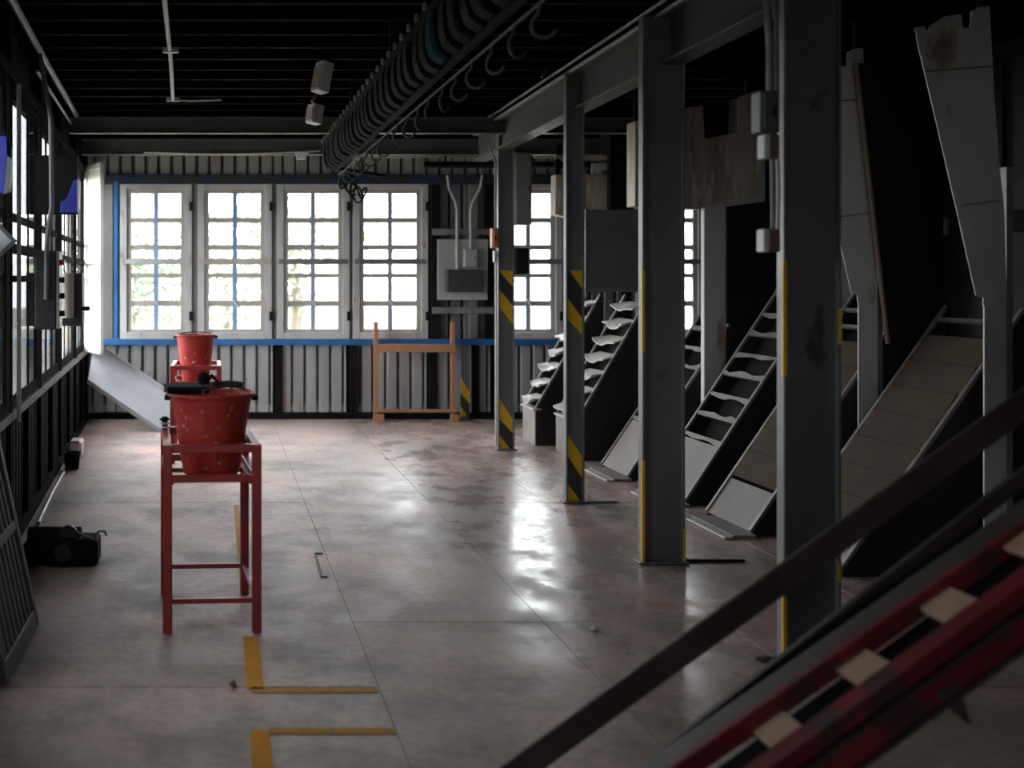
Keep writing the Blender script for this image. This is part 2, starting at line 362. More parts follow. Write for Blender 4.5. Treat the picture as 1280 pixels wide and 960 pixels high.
# windows
ROWS = [(237,269), (274,304), (309,322), (328,341), (345,376), (382,412)]
nwin = [0]
def window(M, wd, z0, z1, cols=2, label='', fm='frame_white', bar='frame_white', wire=True, vm='muntin_blue', sm='sash', pane='glass', portal=True, flat=False):
    nwin[0] += 1
    r = thing('window_%d' % nwin[0], None, label, 'window', kind='structure', M=M @ T(0, 0, z0))
    h = z1-z0; fo = .075; fi = .125; D = M
    yo, ys, ym, yc = (.006, .004, .004, .008) if flat else (.045, .02, .012, .062)     # how far each member stands into the room
    yp = -.003 if flat else -.012
    yb_ = -.012 if flat else -.03
    if flat: fo, fi = .04, .065
    mb = MB()
    mb.box(-wd/2, -wd/2+fo, yb_, yo, z0, z1, D).box(wd/2-fo, wd/2, yb_, yo, z0, z1, D)
    mb.box(-wd/2+fo, wd/2-fo, yb_, yo, z0, z0+fo, D).box(-wd/2+fo, wd/2-fo, yb_, yo, z1-fo*.8, z1, D)
    mb.build('window_frame', fm, r, .004)
    pz1 = z1-fo*.8-.05; pz0 = z0+fo+.035; px0, px1 = -wd/2+fi, wd/2-fi
    mb = MB()
    mb.box(-wd/2+fo, px0, yb_, ys, z0+fo, z1-fo*.8, D).box(px1, wd/2-fo, yb_, ys, z0+fo, z1-fo*.8, D)
    mb.box(px0, px1, yb_, ys, z0+fo, pz0, D).box(px0, px1, yb_, ys, pz1, z1-fo*.8, D)
    sash = mb.build('sash', sm, r, .003)
    s = (pz1-pz0)/175.0
    mw = .012 if flat else .025
    for c in range(1, cols):
        xc = px0+(px1-px0)*c/cols
        MB().box(xc-mw, xc+mw, yb_, ym, pz0, pz1, D).build('muntin', vm, r)
    for k in range(5):
        za, zb = pz0+(412-ROWS[k+1][0])*s, pz0+(412-ROWS[k][1])*s
        if k == 2: MB().box(-wd/2+.02, wd/2-.02, yo+.001, yc+.001 if flat else yc, za, zb, D).build('cross_bar', bar, r)
        if flat and k in (0, 4): continue
        e_ = 0 if flat else .007
        MB().box(px0, px1, yb_, ym-.002, za-e_, zb+e_, D).build('muntin', sm, r)
    rows = [(237, 304), (309, 322), (328, 341), (345, 412)] if flat else ROWS
    for a, b in rows:
        for c in range(cols):
            xa, xb = px0+(px1-px0)*c/cols, px0+(px1-px0)*(c+1)/cols
            za, zb = pz0+(412-b)*s, pz0+(412-a)*s
            pbox('pane', M @ T((xa+xb)/2, yp, (za+zb)/2), (xb-xa, .004, zb-za), pane, sash)
    if wire:
        MB().tube([M @ Vector((wd/2-.11, .03, z0+h*.47)), M @ Vector((.02, .04, z0+h*.25)), M @ Vector((-wd/2+.15, .03, z0+.10))], .006, 5).build('stay_wire', 'conduit', r)
    if not flat:
        for zz in (z0+.25, z1-.25):
            MB().box(-wd/2-.008, -wd/2+.03, .045, .058, zz-.05, zz+.05, D).build('hinge', 'black', r)
    if portal:
        ld = bpy.data.lights.new('sky_portal', 'AREA'); ld.shape = 'RECTANGLE'; ld.size = wd-.1; ld.size_y = h-.1; ld.cycles.is_portal = True
        lo = bpy.data.objects.new('sky_portal', ld); COL.objects.link(lo)
        # the light looks along -Z of its own frame: into the room (local +y)
        R = Matrix(((1,0,0,0), (0,0,-1,0), (0,1,0,0), (0,0,0,1)))
        lo.matrix_world = M @ T(0, -.06, z0+h/2) @ R
    return r
wl = ['white window next to the corner with the open casement', 'second white window from the corner with the open casement', 'third white window from the corner with the open casement',
      'white window behind the reddish wooden frame', 'window behind the slim striped column with switch boxes', 'window seen beyond the rusty hopper and its leg']
zb, zt = wz(424), wz(229)
for i, (a, b) in enumerate(wins):
    M = Matrix(((-1,0,0,(wx(a)+wx(b))/2), (0,-1,0,YB-.02), (0,0,1,0), (0,0,0,1)))
    window(M, wx(b)-wx(a), zb, zt, 2, wl[i], bar='frame_white' if i == 0 else 'sash' if i == 1 else 'wood_grey', vm='muntin_blue' if i < 2 else 'muntin_grey')
# left wall, in its own slightly skewed line
wlft = thing('wall_left', (-1.3, 8, 0), 'dark side wall of studs and windows', 'wall', kind='structure')
LZ0, LZ1 = .76, 2.62
corr_len = YB-YF
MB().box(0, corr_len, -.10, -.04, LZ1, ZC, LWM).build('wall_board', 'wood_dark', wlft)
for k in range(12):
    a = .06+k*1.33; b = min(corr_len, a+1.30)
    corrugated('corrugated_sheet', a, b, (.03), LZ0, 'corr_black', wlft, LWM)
lwin = []
s = .16; pitch = 1.56; wd_ = 1.42
for k in range(5): lwin.append((s+k*pitch, s+k*pitch+wd_))
lwin.append((8.55, 8.95))  # unseen narrow window, added to light the near bucket from the left

prev = 0
for a, b in lwin+[(corr_len, corr_len)]:
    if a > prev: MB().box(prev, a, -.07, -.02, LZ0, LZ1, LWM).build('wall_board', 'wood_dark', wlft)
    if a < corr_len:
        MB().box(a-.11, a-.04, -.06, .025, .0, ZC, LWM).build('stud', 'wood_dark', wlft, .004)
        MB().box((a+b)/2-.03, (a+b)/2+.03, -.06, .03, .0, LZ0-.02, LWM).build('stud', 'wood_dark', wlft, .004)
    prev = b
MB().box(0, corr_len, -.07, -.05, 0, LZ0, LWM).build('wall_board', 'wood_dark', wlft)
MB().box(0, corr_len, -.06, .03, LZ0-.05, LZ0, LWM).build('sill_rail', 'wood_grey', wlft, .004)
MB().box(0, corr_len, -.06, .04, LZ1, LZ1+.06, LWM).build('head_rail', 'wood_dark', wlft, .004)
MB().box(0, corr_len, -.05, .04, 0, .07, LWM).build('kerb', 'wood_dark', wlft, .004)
lbl = ['side window next to the open casement', 'side window behind the farther wall cabinet', 'side window behind the larger wall cabinet', 'side window above the dark motor unit on the floor',
       'side window above the leaning slatted grille', 'unseen narrow side window added to light the scuffed bucket']
for k, (a, b) in enumerate(lwin):
    window(LWM @ T((a+b)/2, 0, 0), b-a, LZ0, LZ1, 3, lbl[k], fm='wood_dark', bar='wood_dark', wire=False, vm='wood_dark', sm='wood_dark', flat=True, pane=('glass', 'glass', 'dimmer_glass', 'dimmest_glass', 'dimmest_glass', 'glass')[k])  # darker panes cut the side light towards the camera
# the open casement in the corner
p0 = Vector((-1.345, 12.42, 0)); p1 = Vector((-1.135, 11.93, 0)); d = (p1-p0)
Mc = dirM((p0+p1)/2, d)
nwin[0] += 1
cz0, cz1 = wz(436), wz(214); cl_ = d.length
cs = thing('window_%d' % nwin[0], None, 'open white casement leaf swung in beside the corner', 'window', kind='structure', M=Mc @ T(0, 0, cz0))
mb = MB()
for xa, xb, za, zb2 in ((-cl_/2, -cl_/2+.06, cz0, cz1), (cl_/2-.06, cl_/2, cz0, cz1), (-cl_/2+.06, cl_/2-.06, cz0, cz0+.06), (-cl_/2+.06, cl_/2-.06, cz1-.06, cz1)):
    mb.box(xa, xb, -.02, .02, za, zb2, Mc)
sash = mb.build('sash', 'frame_white', cs, .003)
zm = (cz0+cz1)/2-.02
MB().box(-cl_/2+.06, cl_/2-.06, -.022, .022, zm-.03, zm+.03, Mc).build('cross_bar', 'frame_white', cs, .003)
for za, zb2 in ((cz0+.06, zm-.03), (zm+.03, cz1-.06)):
    MB().box(-cl_/2+.06, cl_/2-.06, -.003, .003, za, zb2, Mc).build('pane', 'frosted', sash)
# right wall and the wall behind the camera
wr = thing('wall_right', (XR, 5, 0), 'dark boarded side wall behind the machines', 'wall', kind='structure')
y = YF
while y < YB-.01:
    pbox('wall_board', T(XR+.03, y+.4, ZC/2), (.06, .79, ZC), 'wood_dark', wr); y += .8
MB().box(XR+.03, XR+.1, YF, YB, 0, ZC).build('wall_back_board', 'black_matt', wr)
wf = thing('wall_front', (2, YF, 0), 'dark boarded wall closing the near end', 'wall', kind='structure')
fx0, fx1 = -.45, .75
for x0_, x1_, z0_, z1_ in ((-1.6, fx0, 0, ZC), (fx1, XR+.1, 0, ZC), (fx0, fx1, 0, LZ0), (fx0, fx1, LZ1, ZC)):
    MB().box(x0_, x1_, YF-.1, YF, z0_, z1_).build('wall_board', 'wood_dark', wf)
window(T((fx0+fx1)/2, YF-.02, 0), fx1-fx0, LZ0, LZ1, 4, 'unseen window added in the near end wall as fill light', pane='dim_glass', fm='wood_dark', bar='wood_dark', wire=False, vm='wood_dark', sm='wood_dark', flat=True)  # added out of view: fill light for faces turned to the camera

# ================================================================ STEEL FRAME
def column(cx, Y, wd, dp, top, label, stripes=(), paint=(), name='steel_column'):
    r = thing(name, (cx, Y, 0), label, 'column')
    t = .012
    web = MB().box(cx-wd/2+t, cx+wd/2-t, Y-.006, Y+.006, 0, top).build('web', 'steel', r)
    for s in (-1, 1):
        x = cx+s*(wd/2-t/2)
        MB().box(x-t/2, x+t/2, Y-dp/2, Y+dp/2, 0, top).build('flange', 'steel_light' if s < 0 else 'steel', r, .002)  # left flange paler: the light on that side is in its colour
    MB().box(cx-wd/2-.02, cx+wd/2+.02, Y-dp/2-.02, Y+dp/2+.02, 0, .012).build('base_plate', 'steel', r, .003)
    for col, pts in stripes:
        yy = Y-.0065
        q = [(cx-wd/2+t+u*(wd-2*t), H-(v-CY)*Y/F) for u, v in pts]
        q = [(x, max(.012, z)) for x, z in q]
        MB().prism(q, yy-.002, yy).build('painted_stripe', col, web)
    for v0, v1, side in paint:
        z0, z1 = max(.013, H-(v1-CY)*Y/F), H-(v0-CY)*Y/F
        x = cx-wd/2-.0015 if side < 0 else cx+wd/2+.0015
        MB().prism([(x-.0012, z0), (x+.0012, z0), (x+.0012, z1), (x-.0012, z1)], Y-dp/2-.001, Y-dp/2+.014).build('painted_stripe', 'yellow', r)
        xe_ = cx+side*(wd/2-t/2)
        MB().box(xe_-t/2, xe_+t/2, Y-dp/2-.003, Y-dp/2-.0005, z0, z1).build('painted_stripe', 'yellow', r)
    return r
YA, YBc, YC, YD = 10.6, 8.09, 6.37, 4.72
xA, xB, xC, xD = (632-CX)*YA/F, (717.5-CX)*YBc/F, (827-CX)*YC/F, (1011-CX)*YD/F
Yl, Kb = 'yellow', 'stripe_black'
column(xA, YA, .145, .06, 2.9, 'slim grey steel column with hazard stripes, conduit and switch boxes on it',
  [(Yl, [(0,338),(1,338),(1,358)]), (Kb, [(0,339),(1,360),(1,382),(0,361)]), (Yl, [(0,361),(1,382),(1,405),(0,383)]),
   (Yl, [(0,497),(1,524),(1,541),(0,523)]), (Kb, [(0,523),(1,541),(1,562),(.8,562),(0,543)]), (Yl, [(0,543),(.8,562),(0,562)])])
column(xB, YBc, .125, .06, 2.9, 'slim grey steel column with hazard stripes and nothing mounted on it',
  [(Yl, [(.15,338),(1,338),(1,360)]), (Kb, [(0,339),(.15,338),(1,360),(1,397),(0,371)]), (Yl, [(0,371),(1,397),(1,418),(0,398)]),
   (Yl, [(0,541),(1,570),(1,597),(0,568)]), (Kb, [(0,568),(1,597),(1,627),(0,603)]), (Yl, [(0,603),(.9,627),(0,628)])])
column(xC, YC, .225, .065, 2.9, 'wide dark steel column with thin yellow edge paint and no boxes', (), [(337, 440, -1), (575, 702, -1), (660, 702, 1)])
column(xD, YD, .225, .06, 2.9, 'wide dark steel column with conduit and switch boxes at its edge', (), [(325, 470, -1), (745, 815, -1), (385, 430, 1), (700, 725, 1)])
# girder along the columns
g0, g1 = Vector((2.31, 2.0, 0)), Vector((2.545, 11.6, 0)); gd = (g1-g0).normalized()
gM = dirM(g0, gd); gL = (g1-g0).length
gr = thing('steel_girder', None, 'grey steel girder running along the tops of the columns', 'girder', M=gM @ T(0, 0, 2.65))
MB().box(0, gL, -.006, .006, 2.66, 2.90, gM).build('web', 'beam', gr)
for z in (2.65, 2.90): MB().box(0, gL, -.065, .065, z-.008, z+.008, gM).build('flange', 'beam', gr, .002)
for i, (yb, za, zb_, l) in enumerate(((10.45, 2.78, 2.905, 'grey cross beam touching the slim column with switch boxes'), (12.0, 2.755, 2.90, 'grey cross beam closest to the windows'))):
    b = thing('cross_beam', (2, yb, za), l, 'beam')
    MB().box(lwx(yb)+.03, XR, yb-.006, yb+.006, za, zb_).build('web', 'beam', b)
    for z in (za, zb_): MB().box(lwx(yb)+.03, XR, yb-.05, yb+.05, z-.006, z+.006).build('flange', 'beam', b, .002)
# dim service pipes below the far beam
for (px0, px1, py, Y, r_, l) in ((530, 800, 206, 12.4, .035, 'dark thick pipe under the far beam'), (440, 800, 195, 12.5, .02, 'thin dark pipe above the thick one near the end wall')):
    a, b = P(px0, py, Y), P(px1, py, Y)
    sp = thing('service_pipe', tuple((a+b)/2), l, 'pipe')
    MB().tube([a, b], r_, 10).build('pipe', 'conduit_grey' if r_ < .03 else 'rubber', sp)
    for u in (.1, .5, .9):
        c = a+(b-a)*u; MB().box(c.x-.01, c.x+.01, Y-.01, Y+.01, c.z, ZC).build('hanger', 'rubber', sp)

# ================================================================ SLOPING CONVEYORS
def conveyor(Yn, wd, X0, slope, kind, label, nr=9, low=.36, topz=1.48, floor_plate=True):
    Yf = Yn+wd; r = thing('sloping_conveyor', (X0, Yn+wd/2, 0), label, 'conveyor', 'sloping conveyors in a row')
    z0 = .33 if kind == 'tray' else .015
    topz = min(topz, z0+(4.085-X0)*slope); xt = X0+(topz-z0)/slope
    d = Vector((1, 0, slope)).normalized(); nrm = Vector((-d.z, 0, d.x))
    for yy in (Yn, Yf-.02):
        MB().prism([(X0, 0), (X0, z0), (xt, topz), (xt, 0)], yy, yy+.02).build('side_panel', 'conv_side', r)
    for yy in (Yn+.01, Yf-.01):
        a = Vector((X0, yy, z0+.012)); b = Vector((xt, yy, topz+.012))
        MB().bar(a, b, .03, .02, nrm).build('rail', 'conv_rail', r, .003)
    # bed between the sides
    off = nrm*-.09
    MB().bar(Vector((X0+.02, Yn+wd/2, z0))+off+d*.10, Vector((xt, Yn+wd/2, topz))+off-d*.20, wd-.045, .012, nrm).build('bed', 'black_matt', r)
    if kind == 'tray':
        MB().box(X0-.012, X0, Yn, Yf, 0, z0).build('end_plate', 'conv_plate', r, .003)
        MB().box(X0-.03, X0+.05, Yn-.005, Yf+.005, z0-.012, z0+.006).build('end_lip', 'tray', r, .003)
    else:
        a = Vector((X0+.005, Yn+wd/2, .02)); b = a+d*(low/d.z)
        MB().bar(a, b, wd-.045, .012, nrm).build('end_plate', 'conv_plate', r, .003)
        if floor_plate:
            MB().box(X0-.13, X0+.01, Yn-.06, Yf-.10, 0, .018).build('floor_plate', 'conv_plate', r, .003)
            MB().box(X0-.19, X0-.14, Yn-.08, Yf-.16, 0, .012).build('floor_strip', 'tray', r, .003)
    zc = z0+(.05 if kind == 'tray' else low+.03); k = 0
    while zc < topz-.04:
        c = Vector((X0+(zc-z0)/slope, Yn+wd/2, zc))
        if kind == 'tray':            # curled scoop plates
            n, m = 9, 4; vs = []
            ph = random.uniform(0, 6); tw = random.uniform(-.012, .012)
            for j in range(m):
                for i in range(n):
                    u = i/(n-1)-.5; v = j/(m-1)
                    yy = c.y+u*(wd-.06); xx = c.x-.07+v*.15
                    zz = c.z+.03+v*.03 - .035*math.cos(u*math.pi)*(1-v) + .010*math.sin(ph+u*9+v*2)*(1-v)+tw*u
                    xx += .012*math.sin(ph*2+u*11)*(1-v)
                    vs.append((xx, yy, zz))
            vs += [(x, y, z-.012) for x, y, z in vs]
            fs = []; q = n*m
            for j in range(m-1):
                for i in range(n-1):
                    a = j*n+i; fs += [(a, a+1, a+n+1, a+n), (q+a, q+a+n, q+a+n+1, q+a+1)]
            for i in range(n-1): fs += [(i, q+i, q+i+1, i+1), ((m-1)*n+i, (m-1)*n+i+1, q+(m-1)*n+i+1, q+(m-1)*n+i)]
            for j in range(m-1): fs += [(j*n, (j+1)*n, q+(j+1)*n, q+j*n), (j*n+n-1, q+j*n+n-1, q+(j+1)*n+n-1, (j+1)*n+n-1)]
            MB().add(vs, fs).build('tray', 'tray', r); zc += .145
        elif kind == 'rung' or zc > 1.05:
            mb = MB().bar((c.x, Yn+.015, c.z), (c.x, Yf-.015, c.z), .022, .022, nrm)
            if kind == 'board': mb.build('rung', 'conv_rail', r); zc += .10; k += 1; continue
            # torn strip left on the rung
            vs = []; n = 8; ph = random.uniform(0, 9)
            for i in range(n):
                u = i/(n-1); yy = Yn+.03+u*(wd-.06); dd = .008+.03*abs(math.sin(ph+u*5))*random.uniform(.5, 1)
                pz = c+Vector((0, yy-c.y, 0)); vs += [tuple(pz+nrm*.014), tuple(pz+nrm*.014-d*dd*(-1 if k % 2 else 1)), tuple(pz+nrm*.008-d*dd*(-1 if k % 2 else 1)), tuple(pz+nrm*.008)]
            fs = [(4*i+e, 4*i+4+e, 4*i+4+(e+1) % 4, 4*i+(e+1) % 4) for i in range(n-1) for e in range(4)]
            mb.add(vs, fs); mb.build('rung', 'rung_torn' if k < 3 else 'conv_rail', r); zc += .141
        else:                          # overlapping boards
            L = .17
            a = c-d*.01+nrm*.004; b = a+d*(L+.02)+nrm*.012
            MB().bar((a.x, c.y, a.z), (b.x, c.y, b.z), wd-.05+random.uniform(-.02, .01), .012, nrm).build('board', 'board_brown', r, .003)
            zc += L*d.z
        k += 1
    return r
conveyor(10.87, .43, 2.90, 1.75, 'tray', 'sloping conveyor with curled grey trays, between the window and another tray conveyor', topz=1.36)
conveyor(9.95, .60, 3.00, 1.72, 'tray', 'sloping conveyor with curled grey trays ending under the grey feed box', topz=1.36)
conveyor(9.00, .62, 3.09, 1.50, 'rung', 'sloping conveyor with bare rungs beside the tray conveyors')
conveyor(7.98, .66, 3.12, 1.52, 'rung', 'sloping conveyor with torn strips on its rungs, in front of the rusty hopper leg')
conveyor(7.02, .64, 3.13, 1.47, 'board', 'sloping conveyor with brown boards standing behind the wide column with boxes', low=.22)
conveyor(6.06, .66, 3.15, 1.42, 'board', 'broad brown boarded conveyor between the two grey hopper legs', low=.16, floor_plate=False)

# feed box over the tray conveyor
Yp = 10.15
a, b = P(733, 262, Yp), P(806, 362, Yp)
fb = thing('feed_box', ((a.x+b.x)/2, Yp+.3, b.z), 'plain dark grey steel feed box above the tray conveyor', 'feed box')
MB().box(a.x, b.x+.25, Yp, Yp+.55, b.z, a.z).build('body', 'box_grey', fb, .006)
MB().box(a.x-.012, b.x+.25, Yp-.012, Yp+.0, b.z-.02, b.z+.012).build('bottom_lip', 'conv_rail', fb)
MB().box(a.x-.012, a.x, Yp-.012, Yp+.3, b.z-.04, a.z).build('edge_strip', 'conv_rail', fb)
MB().box(b.x+.1, b.x+.25, Yp+.2, Yp+.35, 0, b.z).build('leg', 'conv_side', fb)

def poly(pts, Y): return [((x-CX)*Y/F, H-(y-CY)*Y/F) for x, y in pts]
# rusty galvanised sheets hanging by the windows
h0 = thing('sheet_hopper', tuple(P(730, 262, 11.4)), 'glossy brown stained sheet metal hopper hanging between slim column and feed box', 'hopper')
MB().prism(poly([(694, 218), (762, 218), (763, 262), (735, 266), (712, 272), (694, 268)], 11.4), 11.4, 11.55).build('body', 'galv_rusty', h0, .004)
MB().prism(poly([(694, 194), (762, 194), (762, 199), (694, 199)], 11.4), 11.4, 11.43).build('top_bar', 'galv_rusty', h0)
MB().prism(poly([(740, 204), (762, 204), (762, 213), (752, 213), (752, 218), (740, 218)], 11.4), 11.4, 11.42).build('bracket', 'conduit', h0)
MB().prism(poly([(694, 199), (700, 199), (700, 218), (694, 218)], 11.4), 11.4, 11.43).build('hanger', 'black', h0)
MB().prism(poly([(697, 180), (703, 180), (703, 194), (697, 194)], 11.4), 11.41, 11.44).build('hanger', 'black', h0)
MB().prism(poly([(763, 150), (790, 150), (790, 264), (763, 264)], 11.3), 11.3, 11.6).build('side_box', 'black_matt', h0)
Ya = 8.82
h1 = thing('rusty_hopper', tuple(P(894, 470, Ya)), 'wide rust-stained sheet metal hopper with a notched top edge', 'hopper')
MB().prism(poly([(792, 152), (862, 134), (877, 133), (879, 174), (921, 166), (922, 122), (946, 112), (953, 170), (945, 243), (905, 252), (870, 262), (792, 258)], Ya), Ya-.03, Ya+.15).build('body', 'galv_rusty', h1, .004)
MB().prism(poly([(877, 128), (923, 121), (923, 168), (877, 175)], Ya), Ya+.16, Ya+.18).build('notch_back', 'black', h1)
MB().prism([(P(880,250,Ya).x, 0), (P(908,250,Ya).x, 0), (P(908,250,Ya).x, P(0,254,Ya).z), (P(880,250,Ya).x, P(0,254,Ya).z)], Ya, Ya+.06).build('leg', 'galv', h1, .004)
for px in (800, 940):
    MB().bar(P(px, 150, Ya)+Vector((0,.08,0)), (P(px, 150, Ya).x, Ya+.08, ZC-.1), .03, .03).build('hanger', 'black', h1)
def hopper(Y, dx, label, xr=None):
    # funnel sheet tapering down to a straight leg; outline measured on the one in the open
    Yr = 5.85; o = [(1135,38),(1147,36),(1150,44),(1153,36),(1171,24),(1192,21),(1194,38),(1203,38),(1204,18),(1213,13),(1227,11),(1232,114),(1239,210),(1245,262),(1248,382),(1219,382),(1219,372),(1210,369),(1186,262),(1160,150),(1138,57)]
    q = [(x+dx, z) for x, z in poly(o, Yr)]
    r = thing('funnel_hopper', (q[14][0], Y, 0), label, 'hopper')
    MB().prism(q, Y-.012, Y-.005).build('funnel', 'galv', r)
    xl, xr_ = q[15][0]+.005, q[14][0]
    MB().prism([(xl, 0), (xr_, 0), (xr_, q[14][1]), (xl, q[14][1])], Y-.012, Y-.003).build('leg', 'galv', r)
    MB().box(xr_, xr_+.03, Y-.01, Y+.05, 0, q[12][1]).build('leg_edge', 'galv_dull', r)
    for (x, z) in ((1190, 258), (1145, 92)):
        c = poly([(x, z)], Yr)[0]; c2 = poly([(1240 if z > 200 else 1231, z-6)], Yr)[0]
        MB().bar((c[0]+dx+.005, Y-.014, c[1]), (c2[0]+dx-.005, Y-.014, c2[1]), .006, .008).build('seam', 'galv_dull', r)
    MB().bar((q[10][0]-.02, Y+.02, q[10][1]-.05), (q[10][0]-.02, Y+.02, ZC-.1), .03, .03).build('hanger', 'black', r)
    return r
hopper(5.80, 0, 'grey funnel hopper with a straight leg next to the red slatted conveyor')
hopper(6.84, -.05, 'grey funnel hopper partly behind the black slanting board')
def black_board(pts, Y, label, trim=None):
    r = thing('black_board', (3.9, Y, poly(pts, Y)[-1][1]), label, 'board')
    q = poly(pts, Y); q = [(min(x, 4.098), z) for x, z in q]
    MB().prism(q, Y, Y+.025).build('panel', 'black', r)
    if trim: MB().bar((q[trim[0]][0]-.004, Y+.012, q[trim[0]][1]), (q[trim[1]][0]-.004, Y+.012, q[trim[1]][1]), .028, .012, (1,0,0)).build('edge_trim', 'box_brown', r)
    return r
black_board([(1072, 79), (1400, 79), (1400, 430), (1112, 430)], 6.76, 'tall black slanting board with a brown edge between the two funnel hoppers', (0, 3))
black_board([(909, 258), (1100, 250), (1100, 405), (909, 405)], 8.76, 'black board beside the leg of the rusty hopper')
# long dark machine that the conveyors feed
dm = thing('drying_machine', (4.7, 7.3, 0), 'long black machine casing that the conveyors run up to', 'machine')
MB().box(4.12, 5.2, 5.3, 9.8, 0, 2.75).build('casing', 'black_matt', dm, .01)
for k in range(5):
    y0 = 5.35+k*.9
    for za, zb_ in ((.1, .85), (.95, 1.75), (1.85, 2.65)):
        pbox('panel', T(4.11, y0+.42, (za+zb_)/2), (.02, .82, zb_-za), 'black', dm, .006)

# ================================================================ OVERHEAD CONVEYOR
oc = thing('overhead_conveyor', (1.05, 7.5, 2.5), 'black overhead conveyor of hanging curved brackets under the ceiling', 'conveyor')
Y0, Y1 = 4.0, 11.1
MB().box(.99, 1.03, Y0, Y1, 2.74, 2.79).build('track', 'rubber', oc)
MB().box(1.085, 1.115, Y0, Y1, 2.50, 2.53).build('lower_rail', 'rubber', oc)
MB().tube([(1.14, Y0, 2.475), (1.14, Y1, 2.475)], .006, 6).build('guide_rod', 'box_dark', oc)
y = Y1-.1; src = None; k = 0
def cbracket(c, mname):
    pts = [(-.03, .14), (-.045, .05), (-.04, -.04), (-.02, -.10), (.03, -.125), (.07, -.12), (.07, -.09), (.035, -.09), (.01, -.07), (-.005, -.02), (-.01, .05), (0, .14)]
    return MB().prism([(c[0]+x, c[2]+z) for x, z in pts], c[1]-.075, c[1]+.075).build('curved_bracket', mname, oc, .016)
while y > Y0+.05:
    c = Vector((1.035+random.uniform(-.008, .008), y+random.uniform(-.02, .02), 2.635+random.uniform(-.008, .008)))
    teal = 5.5 < y < 5.7
    if teal: o = cbracket(c, 'teal')
    elif src is None: o = src = cbracket(c, 'rubber'); so = MW[o].translation-c
    else: o = again('curved_bracket', src, T(*(c+so)), oc)
    pbox('tab', T(.972, y, 2.775), (.012, .05, .03), 'conduit_grey', oc)
    pbox('block', T(1.118, y+.02, 2.56), (.045, .075, .05), 'pine' if y < 7.5 else 'conduit_grey', oc)
    y -= .235; k += 1
y = Y1-.2; hk = None
while y > Y0+.1:
    c = Vector((1.16, y, 2.42))
    if hk is None:
        pts = [c+Vector((-.02, 0, .06)), c+Vector((-.02, 0, .03))]+[c+Vector((.045*math.cos(t), 0, -.02+.045*math.sin(t))) for t in [math.radians(120+q*27) for q in range(9)]]
        hk = MB().tube(pts, .007, 6).build('hook', 'hook_grey', oc); ho = MW[hk].translation-c
    else: again('hook', hk, T(*(c+ho)) @ Matrix.Rotation(random.uniform(-.9, .9), 4, 'Z'), oc)
    y -= .37
for yy in (4.8, 6.8, 8.8, 10.8):
    MB().bar((1.01, yy, 2.79), (1.01, yy, ZC), .03, .05).build('hanger', 'rubber', oc)
# chain tangle at its far end
for j in range(5):
    pts = []; a0 = random.uniform(0, 6)
    for q in range(14):
        t = q/13*6.0; pts.append((1.18+.06*j*.6+.06*math.cos(a0+t), 10.9+.03*j, 2.40-.03*j+.07*math.sin(a0*.7+t*1.3)))
    MB().tube(pts, .009, 5).build('chain', 'rubber', oc)
MB().bar((1.12, 10.95, 2.52), (1.55, 10.95, 2.45), .03, .03).build('chain_arm', 'rubber', oc)

# ================================================================ CEILING SERVICES
zj = ZC-.12
def pipe(name, pts, r, m, label, cat='pipe', parent=None): return tag(MB().tube(pts, r, 8).build(name, m, parent), label, cat)
cp = thing('ceiling_conduit', (-.3, 8, zj-.02), 'pale conduit running straight along the ceiling with a bent cable end', 'conduit')
MB().tube([(-.25, 5.0, zj-.016), (-.265, 6.2, zj-.018), (-.30, 8.0, zj-.014), (-.345, 9.62, zj-.016)], .014, 8).build('pipe', 'conduit', cp)
for (xx, yy) in ((-.285, 7.55), (-.345, 9.6)): MB().box(xx-.05, xx+.05, yy-.02, yy+.02, zj-.03, zj).build('clamp', 'conduit', cp)
MB().tube([(-.34, 9.62, zj-.018), (-.2, 9.64, zj-.02), (-.02, 9.64, zj-.015), (.04, 9.7, zj-.005)], .008, 6).build('cable', 'conduit', cp)
pipe('wall_conduit', [(lwx(5.0)+.10, 5.0, 2.93), (lwx(8)+.09, 8, 2.93), (lwx(10.4)+.10, 10.4, 2.925)], .022, 'conduit_grey', 'grey pipe running under the ceiling along the window side wall')
pipe('wall_conduit', [(lwx(7.8)+.04, 7.8, 2.86), (lwx(10.4)+.05, 10.4, 2.86)], .012, 'conduit_grey', 'thin grey pipe just below the thicker pipe on the side wall')
def hang_box(px0, px1, py0, py1, Y, m, m2, label, tilt):
    c = P((px0+px1)/2, (py0+py1)/2, Y); wd = (px1-px0)*Y/F*.8; ht = (py1-py0)*Y/F*.92
    r = thing('hanging_box', tuple(c), label, 'box')
    M = T(*c) @ Euler((0, tilt, .5)).to_matrix().to_4x4()
    MB().box(-wd/2, wd/2, -.05, .05, -ht/2, ht/2, M).build('body', m, r, .006)
    MB().box(-wd/2-.006, -wd/2+.02, -.045, .045, -ht/2+.02, ht/2-.03, M).build('side_plate', m2, r, .002)
    MB().tube([c+Vector((0, 0, ht*.45)), (c.x-.02, Y, c.z+ht*.7), (c.x+.01, Y, zj+.01)], .010, 6).build('cord', 'conduit_grey', r)
hang_box(393, 413, 76, 118, 8.0, 'white_plate', 'pink_plate', 'upright grey metal box hanging tilted from the ceiling', .22)
hang_box(384, 403, 130, 156, 9.5, 'white_plate', 'pink_plate', 'small pink-sided box hanging below the upright grey one', .18)
